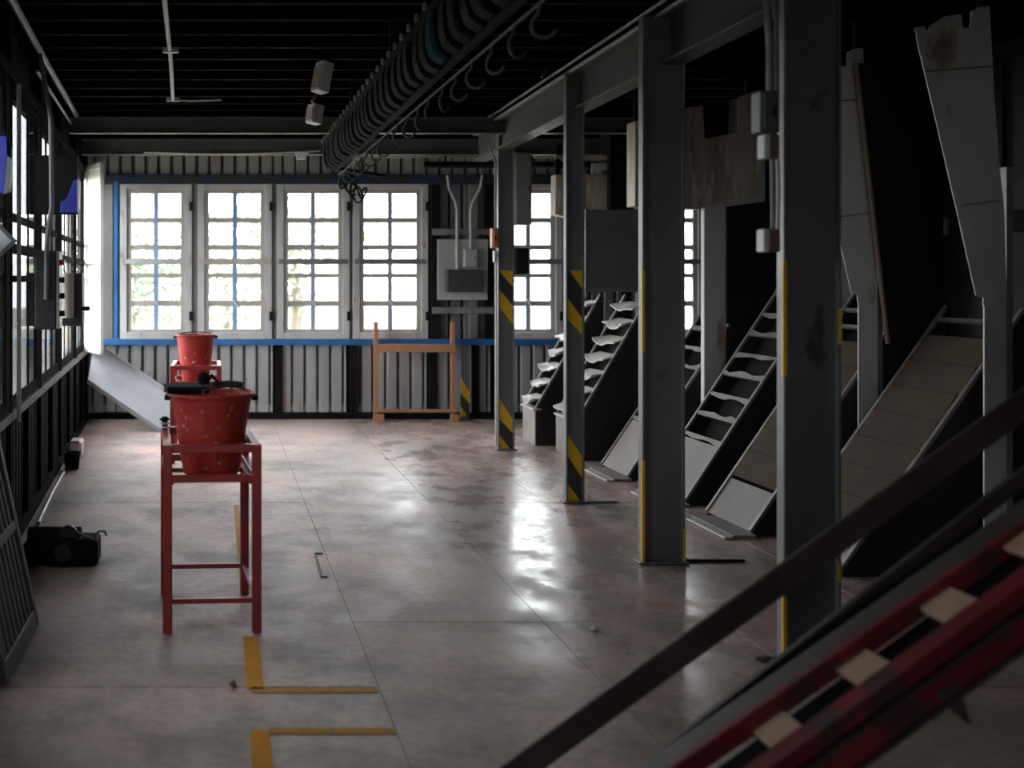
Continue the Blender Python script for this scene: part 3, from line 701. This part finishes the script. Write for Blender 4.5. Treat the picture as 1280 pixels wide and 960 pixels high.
# conduits on the girder
def goff(t, off, z): return gM @ Vector((t, off, z))
gL0 = 1.0
pipe('girder_conduit', [goff(1.0, .084, 2.90), goff(5, .086, 2.895), goff(9.3, .084, 2.90)], .016, 'conduit_grey', 'thicker conduit clipped along the top of the girder')
pipe('girder_conduit', [goff(1.0, .115, 2.935), goff(5, .125, 2.925), goff(8.9, .12, 2.93)], .011, 'conduit_grey', 'thinner conduit lying along the girder top above the thicker one')
pipe('cable', [P(560, 80, 8.6), P(640, 82, 8.6), P(690, 80, 8.6), goff(6.55, .15, 2.945)], .008, 'conduit_grey', 'thin cable crossing under the joists to the girder', 'cable')
lp = MB().prism(poly([(369, 191), (386, 191), (381, 199), (371, 199)], 11.9), 11.86, 11.93).build('beam_label', 'white_plate'); tag(lp, 'small white plate under the cross beam closest to the windows', 'plate')
pipe('sagging_cable', [P(180+i*22, 190.5+3.2*math.sin(math.pi*i/10)-.2*i, 11.9) for i in range(11)], .008, 'beige', 'pale cable sagging under the cross beam closest to the windows', 'cable')

# ================================================================ COLUMN AND WALL ELECTRICS
ya = YA-.06
def boxpx(name, x0, x1, y0, y1, Y, dp, m, label, cat, door=None):
    a, b = P(x0, y0, Y), P(x1, y1, Y)
    r = thing(name, ((a.x+b.x)/2, Y+dp/2, b.z), label, cat)
    MB().box(a.x, b.x, Y, Y+dp, b.z, a.z).build('body', m, r, .005)
    if door:
        cv = MB().box(a.x+.012, b.x-.012, Y-.008, Y, b.z+.012, a.z-.012).build('cover', door, r, .003)
        MB().box(b.x-.03, b.x-.02, Y-.014, Y-.008, (a.z+b.z)/2-.02, (a.z+b.z)/2+.02).build('latch', 'black', cv)
    return r
boxpx('trunking_box', 643, 665, 190, 281, YA-.05, .14, 'steel_light', 'tall grey trunking box at the top of the slim striped column', 'box', 'steel_light')
boxpx('switch_box', 644, 661, 310, 343, YA-.05, .10, 'black', 'black switch box on the slim striped column', 'switch box', 'black')
boxpx('isolator_box', 615, 623, 285, 310, YA-.04, .08, 'box_orange', 'small orange box on the edge of the slim striped column', 'box', 'box_orange')
boxpx('junction_box', 617.5, 622, 313, 328, YA-.04, .05, 'conduit', 'small white box below the orange box', 'box')
pipe('column_conduit', [P(612, 183, YA-.02), P(619, 200, YA-.02), P(619.5, 240, YA-.02), P(619.5, 286, YA-.02)], .010, 'conduit_grey', 'conduit bending down to the small orange box', 'conduit')
pipe('column_conduit', [P(620, 328, YA-.02), P(620, 430, YA-.02), P(620, 558, YA-.02)], .010, 'conduit', 'straight conduit running from the small white box to the floor', 'conduit')
yw = YB-.08
eb = boxpx('electrical_board', 547, 610, 299, 375, yw-.03, .03, 'box_light', 'grey backboard for switchgear beside the windows', 'board')
boxpx('breaker_box', 558, 606, 337, 365, yw-.12, .09, 'stripe_black', 'wide black breaker box on the grey backboard', 'switch box', 'stripe_black')
boxpx('relay_box', 580, 597, 311, 334, yw-.09, .06, 'box_light', 'small grey box above the black breaker box', 'box', 'box_light')
pipe('board_conduit', [P(559, 219, yw-.06), P(561, 235, yw-.06), P(569, 252, yw-.06), P(571, 262, yw-.06), P(571, 337, yw-.06)], .013, 'conduit', 'curved pale conduit entering the black breaker box', 'conduit')
pipe('board_conduit', [P(603, 219, yw-.06), P(600, 235, yw-.06), P(590, 254, yw-.06), P(588, 264, yw-.06), P(588, 311, yw-.06)], .013, 'conduit', 'curved pale conduit entering the small grey box', 'conduit')
# column with boxes
yd = YD-.09
boxpx('switch_box', 950, 975, 113, 165, yd, .08, 'box_grey', 'dark grey switch box at the top of the wide column', 'switch box', 'box_grey')
b2 = boxpx('socket_box', 956, 975, 168, 198, yd, .07, 'box_brown', 'brown and white socket box under the dark grey switch box', 'box'); 
a, b = P(955, 168, yd), P(962, 198, yd); MB().box(a.x-.004, b.x, yd-.01, yd+.05, b.z, a.z).build('white_side', 'white_plate', b2, .004)
b3 = boxpx('socket_box', 955, 976, 286, 315, yd, .07, 'box_brown', 'lower brown and white socket box at the end of the conduits', 'box')
a, b = P(953, 286, yd), P(961, 315, yd); MB().box(a.x, b.x, yd-.01, yd+.05, b.z, a.z).build('white_side', 'white_plate', b3, .004)
pipe('column_conduit', [P(957, -60, yd+.03), P(958, 0, yd+.03), P(962, 60, yd+.03), P(962, 115, yd+.03)], .014, 'conduit_grey', 'thick conduit entering the top of the dark grey switch box', 'conduit')
pipe('column_conduit', [P(972, -60, yd+.04), P(970, 40, yd+.04), P(971, 114, yd+.04)], .010, 'conduit_grey', 'thin conduit beside the thick one above the dark grey switch box', 'conduit')
pipe('column_conduit', [P(965, 197, yd+.03), P(966, 240, yd+.03), P(966, 288, yd+.03)], .009, 'conduit_grey', 'dark conduit between the two brown socket boxes', 'conduit')
pipe('column_conduit', [P(972, 197, yd+.05), P(973, 240, yd+.05), P(972, 288, yd+.05)], .008, 'conduit', 'pale conduit between the two brown socket boxes', 'conduit')

# ================================================================ BUCKETS ON STANDS
def stand(cx, cy, rz, label):
    r = thing('bucket_stand', None, label, 'stand', 'red bucket stands', M=T(cx, cy, 0) @ Matrix.Rotation(rz, 4, 'Z'))
    M = MW[r]; hw, hd, t = .21, .33, .04
    for sx in (-1, 1):
        for sy in (-1, 1): MB().box(sx*(hw-t/2)-t/2, sx*(hw-t/2)+t/2, sy*(hd-t/2)-t/2, sy*(hd-t/2)+t/2, 0, .80, M).build('leg', 'red_frame', r, .003, M)
    for z, tt in ((.783, .035), (.655, .032), (.135, .022)):
        for sy in (-1, 1): MB().box(-hw+t, hw-t, sy*(hd-t/2)-tt/2, sy*(hd-t/2)+tt/2, z-tt/2, z+tt/2, M).build('rail', 'red_frame', r, .003, M)
        for sx in (-1, 1):
            if z < .2 and sx < 0: continue
            MB().box(sx*(hw-t/2)-tt/2, sx*(hw-t/2)+tt/2, -hd+t, hd-t, z-tt/2, z+tt/2, M).build('rail', 'red_frame', r, .003, M)
    for sy in (-.17, .10): MB().box(-hw+t-.003, hw-t+.003, sy-.012, sy+.012, .617, .637, M).build('bearer', 'red_frame', r, .002, M)
    for sx in (-1, 1): MB().box(sx*(hw-t)-.008, sx*(hw-t)+.008, -hd+t, hd-t, .625, .645, M).build('bearer', 'red_frame', r, .002, M)
    return r
stand(-.035, 5.42, .06, 'red steel stand holding the scuffed bucket with black tools across it')
stand(-.165, 10.12, .0, 'red steel stand holding the bucket with nothing on its rim')
def bucket(cx, cy, z0, rt, rb, h, label, mats='red_bucket', patch=False):
    r = thing('fire_bucket', (cx, cy, z0), label, 'bucket', 'red fire buckets')
    t = .006; c = (cx, cy, z0)
    prof = [(0, 0), (rb*.97, 0), (rb, .008)]
    for i in range(1, 8): prof.append((rb+(rt-rb)*i/8, h*i/8))
    prof += [(rt, h-.012), (rt+.012, h-.010), (rt+.014, h), (rt+.006, h+.004), (rt-t, h), (rb-t, .012), (0, .012)]
    MB().lathe(prof, c, 40).build('body', mats, r)
    MB().lathe([(rt+.010, h-.006), (rt+.017, h-.004), (rt+.017, h+.004), (rt+.010, h+.006)], c, 40, True).build('rim', mats, r)
    for s in (-1, 1):
        MB().box(cx+s*(rt+.012)-.014, cx+s*(rt+.012)+.014, cy-.02, cy+.02, z0+h-.03, z0+h-.005).build('ear', 'black', r, .004)
    pts = [Vector((cx+(rt+.02)*math.cos(a), cy-(rt+.02)*math.sin(a)*.93, z0+h-.012+.03*math.sin(a))) for a in [math.pi*i/16 for i in range(17)]]
    pts = [Vector((p.x, cy+(cy-p.y), p.z)) for p in pts]
    MB().tube(pts, .004, 6).build('bail_handle', 'rubber', r)
    return r
bucket(-.022, 5.38, .637, .183, .125, .355, 'scuffed red bucket with black tools lying across its rim')
bucket(-.172, 10.12, .637, .160, .110, .40, 'red bucket with nothing on its rim, in front of the windows')
# black tools across the near bucket
zt_ = .637+.355+.004
tp = thing('black_hose_tool', (-.05, 5.38, zt_), 'black pipes with a knob lying across the rim of the scuffed bucket', 'tool')
MB().tube([(-.235, 5.40, zt_+.018), (-.10, 5.41, zt_+.025), (.0, 5.42, zt_+.024)], .019, 12).build('pipe', 'box_grey', tp)
MB().tube([(-.215, 5.33, zt_+.014), (-.03, 5.34, zt_+.014)], .014, 10).build('pipe', 'rubber', tp)
MB().tube([(-.02, 5.41, zt_+.03), (.06, 5.42, zt_+.035), (.12, 5.43, zt_+.028)], .016, 12).build('pipe', 'box_dark', tp)
MB().lathe([(0, -.02), (.022, -.018), (.030, 0), (.026, .022), (.012, .034), (0, .036)], (-.055, 5.40, zt_+.055), 16).build('knob', 'rubber', tp)
MB().tube([(-.035, 5.40, zt_+.05), (-.02, 5.39, zt_+.075), (.005, 5.385, zt_+.05), (-.0, 5.385, zt_+.02)], .008, 8).build('handle', 'rubber', tp)
MB().tube([(-.06, 5.26, zt_-.0), (-.055, 5.25, zt_+.02), (-.03, 5.27, zt_+.03), (.02, 5.32, zt_+.035)], .003, 6).build('wire', 'copper', tp)
cl = thing('coil', (-.20, 5.66, .80), 'small black coil with white bands on the stand beside the scuffed bucket', 'coil')
MB().tube([(-.24, 5.62, .8005), (-.24, 5.62, .86)], .014, 12).build('core', 'rubber', cl)
for q in range(3):
    MB().lathe([(.014, -.004), (.024, -.004), (.024, .004), (.014, .004)], (-.24, 5.62, .812+q*.018), 16, True).build('band', 'white_plate' if q < 2 else 'rubber', cl)

# ================================================================ WOODEN FRAME BY THE WALL
Yw = 12.80
wfm = thing('wooden_frame', tuple(P(518, 525, Yw)), 'reddish wooden frame standing against the end wall under the window', 'frame')
def zpx(py, Y): return H-(py-CY)*Y/F
a = P(467, 402, Yw); b = P(563, 402, Yw); fz = 0
MB().box(a.x, a.x+.045, Yw-.03, Yw+.02, 0, zpx(402, Yw)).build('post', 'wood_red', wfm, .003)
MB().box(b.x, b.x+.045, Yw-.03, Yw+.02, 0, zpx(402, Yw)).build('post', 'wood_red', wfm, .003)
MB().box(a.x+.0, b.x+.045, Yw-.055, Yw-.03, zpx(440, Yw), zpx(430, Yw)).build('rail', 'wood_red', wfm, .003)
MB().box(a.x+.0, b.x+.045, Yw-.045, Yw-.03, zpx(515, Yw), zpx(511, Yw)).build('rail', 'wood_red', wfm, .003)
for x in (a.x, b.x): MB().box(x-.01, x+.10 if x == a.x else x+.075, Yw-.09, Yw-.03, 0, .075).build('foot', 'wood_red', wfm, .003)

st = thing('striped_post', (wx(579.5), YB-.09, 0), 'short dark post with worn yellow and black stripes beside the wooden frame', 'post')
pst = MB().box(wx(574), wx(585), YB-.12, YB-.078, 0, sill_z-.01).build('post', 'wood_grey', st, .004)
for col_, pts_ in (('yellow', [(0, 470), (1, 490), (1, 504), (0, 490)]), ('stripe_black', [(0, 490), (1, 504), (1, 522), (0, 507)]), ('yellow', [(0, 507), (.7, 518), (0, 520)])):
    q_ = [(wx(574)+u*(wx(585)-wx(574)), max(.01, wz(v))) for u, v in pts_]
    MB().prism(q_, YB-.123, YB-.12).build('painted_stripe', col_, pst)

# ================================================================ METAL SLIDE FROM THE CORNER
sl = thing('metal_slide', tuple(P(160, 530, 12.3)), 'smooth grey metal slide sloping from the corner sill down to the floor', 'slide')
A0 = Vector((-1.26, 12.40, .86)); A1 = Vector((-.24, 12.27, .18)); dd = (A1-A0).normalized()
acr = Vector((-.22, -.62, -.42)).normalized()
acr = (acr-dd*acr.dot(dd)).normalized(); wds = .52
nn = dd.cross(acr).normalized()
Ms = Matrix(((dd.x, acr.x, nn.x, A0.x), (dd.y, acr.y, nn.y, A0.y), (dd.z, acr.z, nn.z, A0.z), (0,0,0,1)))
Ls = (A1-A0).length
Ms2 = Matrix(((dd.x, nn.x, acr.x, A0.x), (dd.y, nn.y, acr.y, A0.y), (dd.z, nn.z, acr.z, A0.z), (0,0,0,1)))
MB().prismM([(0, 0), (Ls, 0), (Ls, wds), (.235, wds)], -.006, .006, Ms2).build('sheet', 'galv_slide', sl)
MB().box(0, Ls, -.006, .006, -.03, .03, Ms).build('lip', 'galv_slide', sl, .002)
MB().box(.235, Ls, wds-.006, wds+.006, -.03, .03, Ms).build('lip', 'galv_slide', sl, .002)
MB().box(-.62, -.58, 12.1, 12.14, 0, .22).build('leg', 'conv_side', sl)

# ================================================================ LEFT WALL THINGS
def lw(Y, off, z): return Vector((lwx(Y)+off, Y, z))
c1 = thing('control_cabinet', tuple(lw(7.6, .12, 1.19)), 'large grey control cabinet on the side wall with a red button', 'cabinet')
x0, x1 = lwx(7.5)+.06, P(74, 0, 7.5).x
MB().box(x0, x1-.02, 7.5, 7.66, 1.19, 1.685).build('body', 'box_dark', c1, .006)
cdoor = MB().box(x1-.02, x1, 7.505, 7.655, 1.195, 1.68).build('door', 'box_light', c1, .004)
for q, (yy, zz, m_) in enumerate(((7.54, 1.61, 'red_btn'), (7.54, 1.50, 'black'), (7.54, 1.40, 'black'), (7.54, 1.29, 'black'))):
    MB().tube([(x1, yy, zz), (x1+.03, yy, zz)], .018, 10).build('button', m_, cdoor)
pipe('wall_conduit', [lw(7.42, .10, 2.9), lw(7.42, .17, 2.5), lw(7.42, .175, 1.95), lw(7.44, .15, 1.80), lw(7.46, .14, 1.70), lw(7.475, .135, 1.38)], .016, 'conduit_grey', 'grey conduit bending down onto the face of the large control cabinet', 'conduit')
c2 = thing('control_cabinet', tuple(lw(8.7, .12, 1.17)), 'smaller grey wall cabinet with a beige tube along its edge', 'cabinet')
x2 = P(103, 0, 8.6).x
MB().box(lwx(8.6)+.05, x2, 8.6, 8.76, 1.17, 1.55).build('body', 'box_dark', c2, .006)
MB().tube([(P(84, 0, 8.5).x, 8.54, 1.23), (P(84, 0, 8.5).x, 8.54, 1.55)], .042, 14).build('tube', 'beige', c2)
MB().box(x2, x2+.05, 8.61, 8.65, 1.28, 1.31).build('handle', 'black', c2)
def blue_board(x0, x1, z0, z1, Y, label, tri):
    r = thing('sign_board', ((x0+x1)/2, Y, z0), label, 'board')
    MB().box(x0, x1, Y, Y+.05, z0, z1).build('panel', 'black', r, .004)
    vs = [Vector(v) for v in tri]; n = len(vs)
    MB().prism([(v.x, v.z) for v in vs], Y-.014, Y-.001).build('blue_sheet', 'blue_plastic', r, .003)
    q = sorted(vs, key=lambda v: v.z)
    return r
x1b = P(97, 0, 7.7).x; zz0, zz1 = P(0, 268, 7.7).z, P(0, 194, 7.7).z
bb = blue_board(lwx(7.7), x1b, zz0, zz1, 7.7, 'black wall board with a torn blue plastic sheet at its corner', [P(75, 266, 7.7), P(97, 266, 7.7), P(97, 224, 7.7), P(92, 226, 7.7), P(84, 248, 7.7), P(76, 253, 7.7)])
MB().prism(poly([(97, 224), (99.5, 226), (99, 262), (97, 266)], 7.7), 7.68, 7.76).build('edge_strip', 'white_plate', bb)
b5 = thing('sign_board', tuple(P(0, 240, 6.05)), 'black wall board almost covered by a blue plastic sheet', 'board')
MB().prism(poly([(-22, 165), (6, 165), (14, 185), (14, 240), (-22, 240)], 6.1), 6.1, 6.14).build('panel', 'black', b5)
MB().prism(poly([(-20, 168), (9, 171), (10, 195), (5, 242), (-20, 242)], 6.1), 6.085, 6.099).build('blue_sheet', 'blue_plastic', b5, .003)
MB().prism(poly([(10, 195), (16, 200), (13, 240), (5, 243)], 6.1), 6.08, 6.10).build('edge_strip', 'galv_dull', b5)
MB().bar(P(-10, 164, 6.12), lw(6.12, -.0, P(0,164,6.12).z), .03, .03).build('bracket', 'black', b5)
ds = thing('diamond_sign', tuple(P(-8, 325, 6.0)), 'white plate in a dark frame hung diagonally below the blue sheet', 'sign')
cD = P(-8, 301, 6.0); Md = T(*cD) @ Matrix.Rotation(.80, 4, 'Y')
MB().box(-.085, .085, -.012, .0, -.085, .085, Md).build('frame', 'box_grey', ds, .003)
MB().box(-.065, .065, -.016, -.012, -.065, .065, Md).build('plate', 'white_plate', ds)
MB().bar(cD+Vector((0,.02,0)), (lwx(6.02)-.02, 6.02, cD.z), .02, .03).build('bracket', 'black', ds)
pipe('wall_conduit', [lw(6.75, .055, .70), lw(6.75, .055, 2.6)], .013, 'conduit', 'pale upright conduit on the side wall beside the diamond plate', 'conduit')
# leaning slatted panel
lp = thing('leaning_grille', tuple(FL(25, 830)), 'grey slatted grille leaning against the side wall', 'grille')
y0, y1 = 4.42, 5.17
def lpt(y, h): return Vector((-.775-.215*h+.03*(h > 0)*0, y, h))
Hh = 1.35
for yy in (y0, y1): MB().bar(lpt(yy, .01), lpt(yy, Hh), .05, .03, (1,0,.2)).build('stile', 'grille_dark', lp, .003)
for h in (.05, .45, .9, 1.3):
    MB().bar(lpt(y0, h), lpt(y1, h), .07 if h < .1 else .04, .025, (1,0,.215)).build('cross_rail', 'grille_dark', lp, .003)
n = 9
for k in range(1, n):
    yy = y0+(y1-y0)*k/n
    MB().bar(lpt(yy, .06), lpt(yy, 1.29), .028, .012, (1,0,.215)).build('slat', 'grille_dark', lp)
# motor unit on the floor
mu = thing('motor_unit', tuple(FL(78, 705)), 'low black motor unit with round ends lying on the floor by the side wall', 'machine')
MB().box(-.90, -.62, 6.27, 6.48, 0, .14).build('body', 'rubber', mu, .015)
MB().tube([(-1.0, 6.40, .13), (-.72, 6.40, .13)], .055, 18).build('drum', 'rubber', mu)
MB().tube([(-.80, 6.25, .075), (-.80, 6.275, .075)], .045, 18).build('end_cap', 'box_dark', mu)
MB().tube([(-.78, 6.33, .155), (-.78, 6.36, .155)], .05, 18).build('end_cap', 'box_dark', mu)
MB().box(-1.02, -.9, 6.3, 6.46, 0, .11).build('foot', 'rubber', mu, .01)
MB().tube([(-.74, 6.35, .17), (-.69, 6.33, .15), (-.66, 6.32, .14)], .008, 6).build('lever', 'conduit_grey', mu)
MB().tube([(-.65, 6.38, .14), (-.62, 6.36, .17), (-.59, 6.37, .165), (-.585, 6.4, .14)], .007, 6).build('cable', 'conduit_grey', mu)
bn = thing('small_bin', tuple(FL(89, 588)), 'small black bin on the floor against the side wall', 'bin')
c = FL(90, 586)
MB().lathe([(0, 0), (.055, 0), (.065, .13), (.058, .13), (.05, .008), (0, .008)], c, 16).build('body', 'rubber', bn)
MB().lathe([(.06, .122), (.072, .122), (.072, .134), (.06, .134)], c, 16, True).build('rim', 'rubber', bn)
tag(MB().box(lwx(10.2)+.06, lwx(10.2)+.17, 10.05, 10.3, 0, .15).build('paper_packet', 'white_plate', None, .02), 'pale packet on the floor behind the small black bin', 'packet')
pipe('floor_pipe', [lw(7.35, .10, .012), lw(8.4, .085, .012), lw(9.3, .085, .012)], .012, 'conduit', 'thin pale pipe lying on the floor along the side wall')

# ================================================================ FLOOR MARKS AND LITTER
def mark(name, x0, x1, y0, y1, m, label): return tag(MB().box(x0, x1, y0, y1, .0, .0007).build(name, m), label, 'floor marking')
mark('floor_marking', .113, .176, 4.40, 5.05, 'orange_tape', 'orange painted stripe on the floor in front of the stand')
mark('floor_marking', .117, .150, 5.75, 8.0, 'orange_thin', 'faded orange floor stripe passing beside the stand legs')
mark('floor_marking', .112, .176, 3.3, 4.0, 'orange_tape', 'orange painted floor stripe beyond the gap between the two thin lines')
mark('floor_marking', .13, .59, 4.365, 4.42, 'orange_thin', 'thin orange floor line meeting the end of the stripe by the stand')
mark('floor_marking', .176, .60, 3.97, 4.02, 'orange_thin', 'thin orange floor line meeting the stripe beyond the gap')
lt = thing('floor_latch', tuple(FL(402, 705)), 'small dark metal frame set in the floor joint', 'latch')
a, b, c, d_ = FL(394, 692), FL(404, 692), FL(409, 721), FL(402, 721)
for p, q in ((a, b), (a, d_), (d_, c)): MB().bar(p+Vector((0,0,.002)), q+Vector((0,0,.002)), .012, .005).build('edge', 'black', lt)
MB().bar(b+Vector((0,0,.002)), c+Vector((0,0,.002)), .006, .004).build('edge', 'conv_rail', lt)
def scrap(name, px, py, r_, m, label, cat):
    c = FL(px, py); n = 7; vs = [(c.x+r_*math.cos(k*6.283/n)*random.uniform(.5, 1.1), c.y+r_*math.sin(k*6.283/n)*random.uniform(.5, 1.1), random.uniform(.001, .01)) for k in range(n)]
    vs.append((c.x, c.y, .02)); vs += [(x, y, 0) for x, y, z in vs[:n]]
    fs = [(k, (k+1) % n, n) for k in range(n)]+[(n+1+k, n+1+(k+1) % n, (k+1) % n, k) for k in range(n)]+[tuple(n+1+k for k in range(n))[::-1]]
    return tag(MB().add(vs, fs).build(name, m), label, cat)
scrap('leaf', 292, 857, .018, 'leaf_dry', 'small green leaf on the floor near the orange stripe', 'leaf')
scrap('crumpled_scrap', 743, 787, .025, 'galv', 'crumpled pale scrap on the open floor between the columns', 'scrap')
scrap('paper_scrap', 962, 826, .05, 'board_brown', 'brown scrap at the foot of the wide column with boxes', 'scrap')
scrap('crumpled_scrap', 985, 812, .03, 'conv_plate', 'grey scrap tucked against the wide column with boxes', 'scrap')
for (px, py, w_, l) in ((735, 628, .20, 'thin metal strip on the floor at the slim column without boxes'), (860, 702, .30, 'dark strip on the floor at the wide column without boxes')):
    c = FL(px, py); tag(MB().box(c.x-w_/2, c.x+w_, c.y-.015, c.y+.015, 0, .012).build('floor_strip', 'conv_plate' if py < 650 else 'black', None, .003), l, 'strip')

# ================================================================ RED SLATTED CONVEYOR IN FRONT
rc = thing('slatted_conveyor', (1.8, 3.2, 0), 'red inclined conveyor with wooden slats and brown guard bars', 'conveyor')
def line(p, q, Y, x0, x1):
    a, b = P(p[0], p[1], Y), P(q[0], q[1], Y); s_ = (b.z-a.z)/(b.x-a.x)
    return [Vector((x, Y, a.z+(x-a.x)*s_)) for x in (x0, x1)], s_
XE = 3.3
# near side: channel with top flange, web and bottom flange
(a, b), s4 = line((950, 960), (1280, 722), 3.0, 1.22, XE)
up = Vector((-s4, 0, 1)).normalized()
MB().bar(a+Vector((0,.02,-.014)), b+Vector((0,.02,-.014)), .07, .012, up).build('side_rail', 'red_machine', rc, .003)
MB().bar(a+up*-.075, b+up*-.075, .012, .125, up).build('side_rail', 'red_machine', rc, .003)
MB().bar(a+Vector((0,-.02,0))+up*-.055, b+Vector((0,-.02,0))+up*-.055, .03, .012, up).build('rib', 'brown_bar', rc, .003)
MB().bar(a+Vector((0,.01,0))+up*-.138, b+Vector((0,.01,0))+up*-.138, .06, .014, up).build('bottom_flange', 'brown_bar', rc, .003)
# far side rail
(a, b), s3 = line((900, 930), (1280, 665), 3.2, 1.02, XE)
MB().bar(a, b, .03, .055, up).build('side_rail', 'red_machine', rc, .004)
MB().bar(a+Vector((0,.08,.0))+up*-.0, b+Vector((0,.08,.0)), .10, .012, up).build('ledge', 'brown_bar', rc, .003)
(a, b), s2 = line((900, 890), (1280, 595), 3.42, 1.0, XE)
MB().bar(a, b, .03, .042, up).build('guard_bar', 'brown_bar', rc, .004)
(a, b), s1 = line((690, 932), (1280, 505), 3.46, .76, XE)
MB().bar(a, b, .02, .078, Vector((-s1, 0, 1))).build('guard_bar', 'brown_bar', rc, .004)
topb = b
# belt and slats
(a, b), s_ = line((950, 960), (1280, 722), 3.0, 1.25, XE)
dv = (b-a).normalized()
MB().bar(a+Vector((0,.11,0))+up*-.05, b+Vector((0,.11,0))+up*-.05, .15, .012, up).build('belt', 'black_matt', rc)
base = P(990, 925, 3.04)
for k in range(-2, 9):
    c = base+Vector((.222*k, .07, .163*k))
    if c.x < 1.25 or c.x > XE-.1: continue
    MB().bar(c-dv*.05+up*-.012, c+dv*.05+up*-.012, .20, .02, up).build('slat', 'pine', rc, .003)
# supports beyond the picture and a gusset under the rail
zr = a.z+(2.95-a.x)*s_
for yy, zt2 in ((3.02, zr-.16), (3.44, topb.z-(XE-2.95)*s1-.03)):
    MB().box(2.92, 2.98, yy-.025, yy+.025, 0, zt2).build('support_post', 'brown_bar', rc, .003)
MB().prism(poly([(1165, 865), (1195, 850), (1212, 906), (1190, 888)], 3.0), 2.99, 3.02).build('gusset', 'brown_bar', rc)
MB().box(1.22, 1.30, 2.97, 3.24, 0, .13).build('foot', 'brown_bar', rc, .004)

# ================================================================ TREES OUTSIDE
def tree(x, y, h, rad, label, seed, m='leaf'):
    rnd = random.Random(seed); r = thing('tree', (x, y, -.6), label, 'tree', 'trees outside the windows')
    MB().tube([(x, y, -.6), (x+.1, y, h*.3), (x-.05, y+.1, h*.7)], [.14, .10, .04], 8).build('trunk', 'bark', r)
    vs = []; fs = []
    cl = [(x+rnd.gauss(0, rad*.5), y+rnd.gauss(0, rad*.5), h*.62+rnd.gauss(0, h*.2)) for _ in range(26)]
    for (cx, cy, cz) in cl:
        for _ in range(90):
            p = Vector((cx+rnd.gauss(0, .28), cy+rnd.gauss(0, .28), cz+rnd.gauss(0, .24)))
            a = Vector((rnd.gauss(0,1), rnd.gauss(0,1), rnd.gauss(0,1))).normalized(); b = a.cross(Vector((rnd.gauss(0,1), rnd.gauss(0,1), rnd.gauss(0,1)))).normalized()
            s_ = rnd.uniform(.05, .10); i = len(vs)
            vs += [p-a*s_, p+b*s_*.45, p+a*s_, p-b*s_*.45]; fs.append((i, i+1, i+2, i+3))
    me = bpy.data.meshes.new('foliage'); o0 = Vector((x, y, h*.6)); me.from_pydata([v-o0 for v in vs], [], fs); me.update(); me.materials.append(MAT[m])
    o = place(bpy.data.objects.new('foliage', me), T(*o0), r); o['kind'] = 'stuff'
tree(-1.6, 21, 2.6, 1.0, 'low pale tree outside, seen through the window next to the corner', 1)
tree(1.4, 22, 3.6, 1.1, 'pale leafy tree outside, seen through the third window from the corner', 2)
tree(.2, 26, 2.6, 1.2, 'faint tree outside, seen through the second window from the corner', 3)
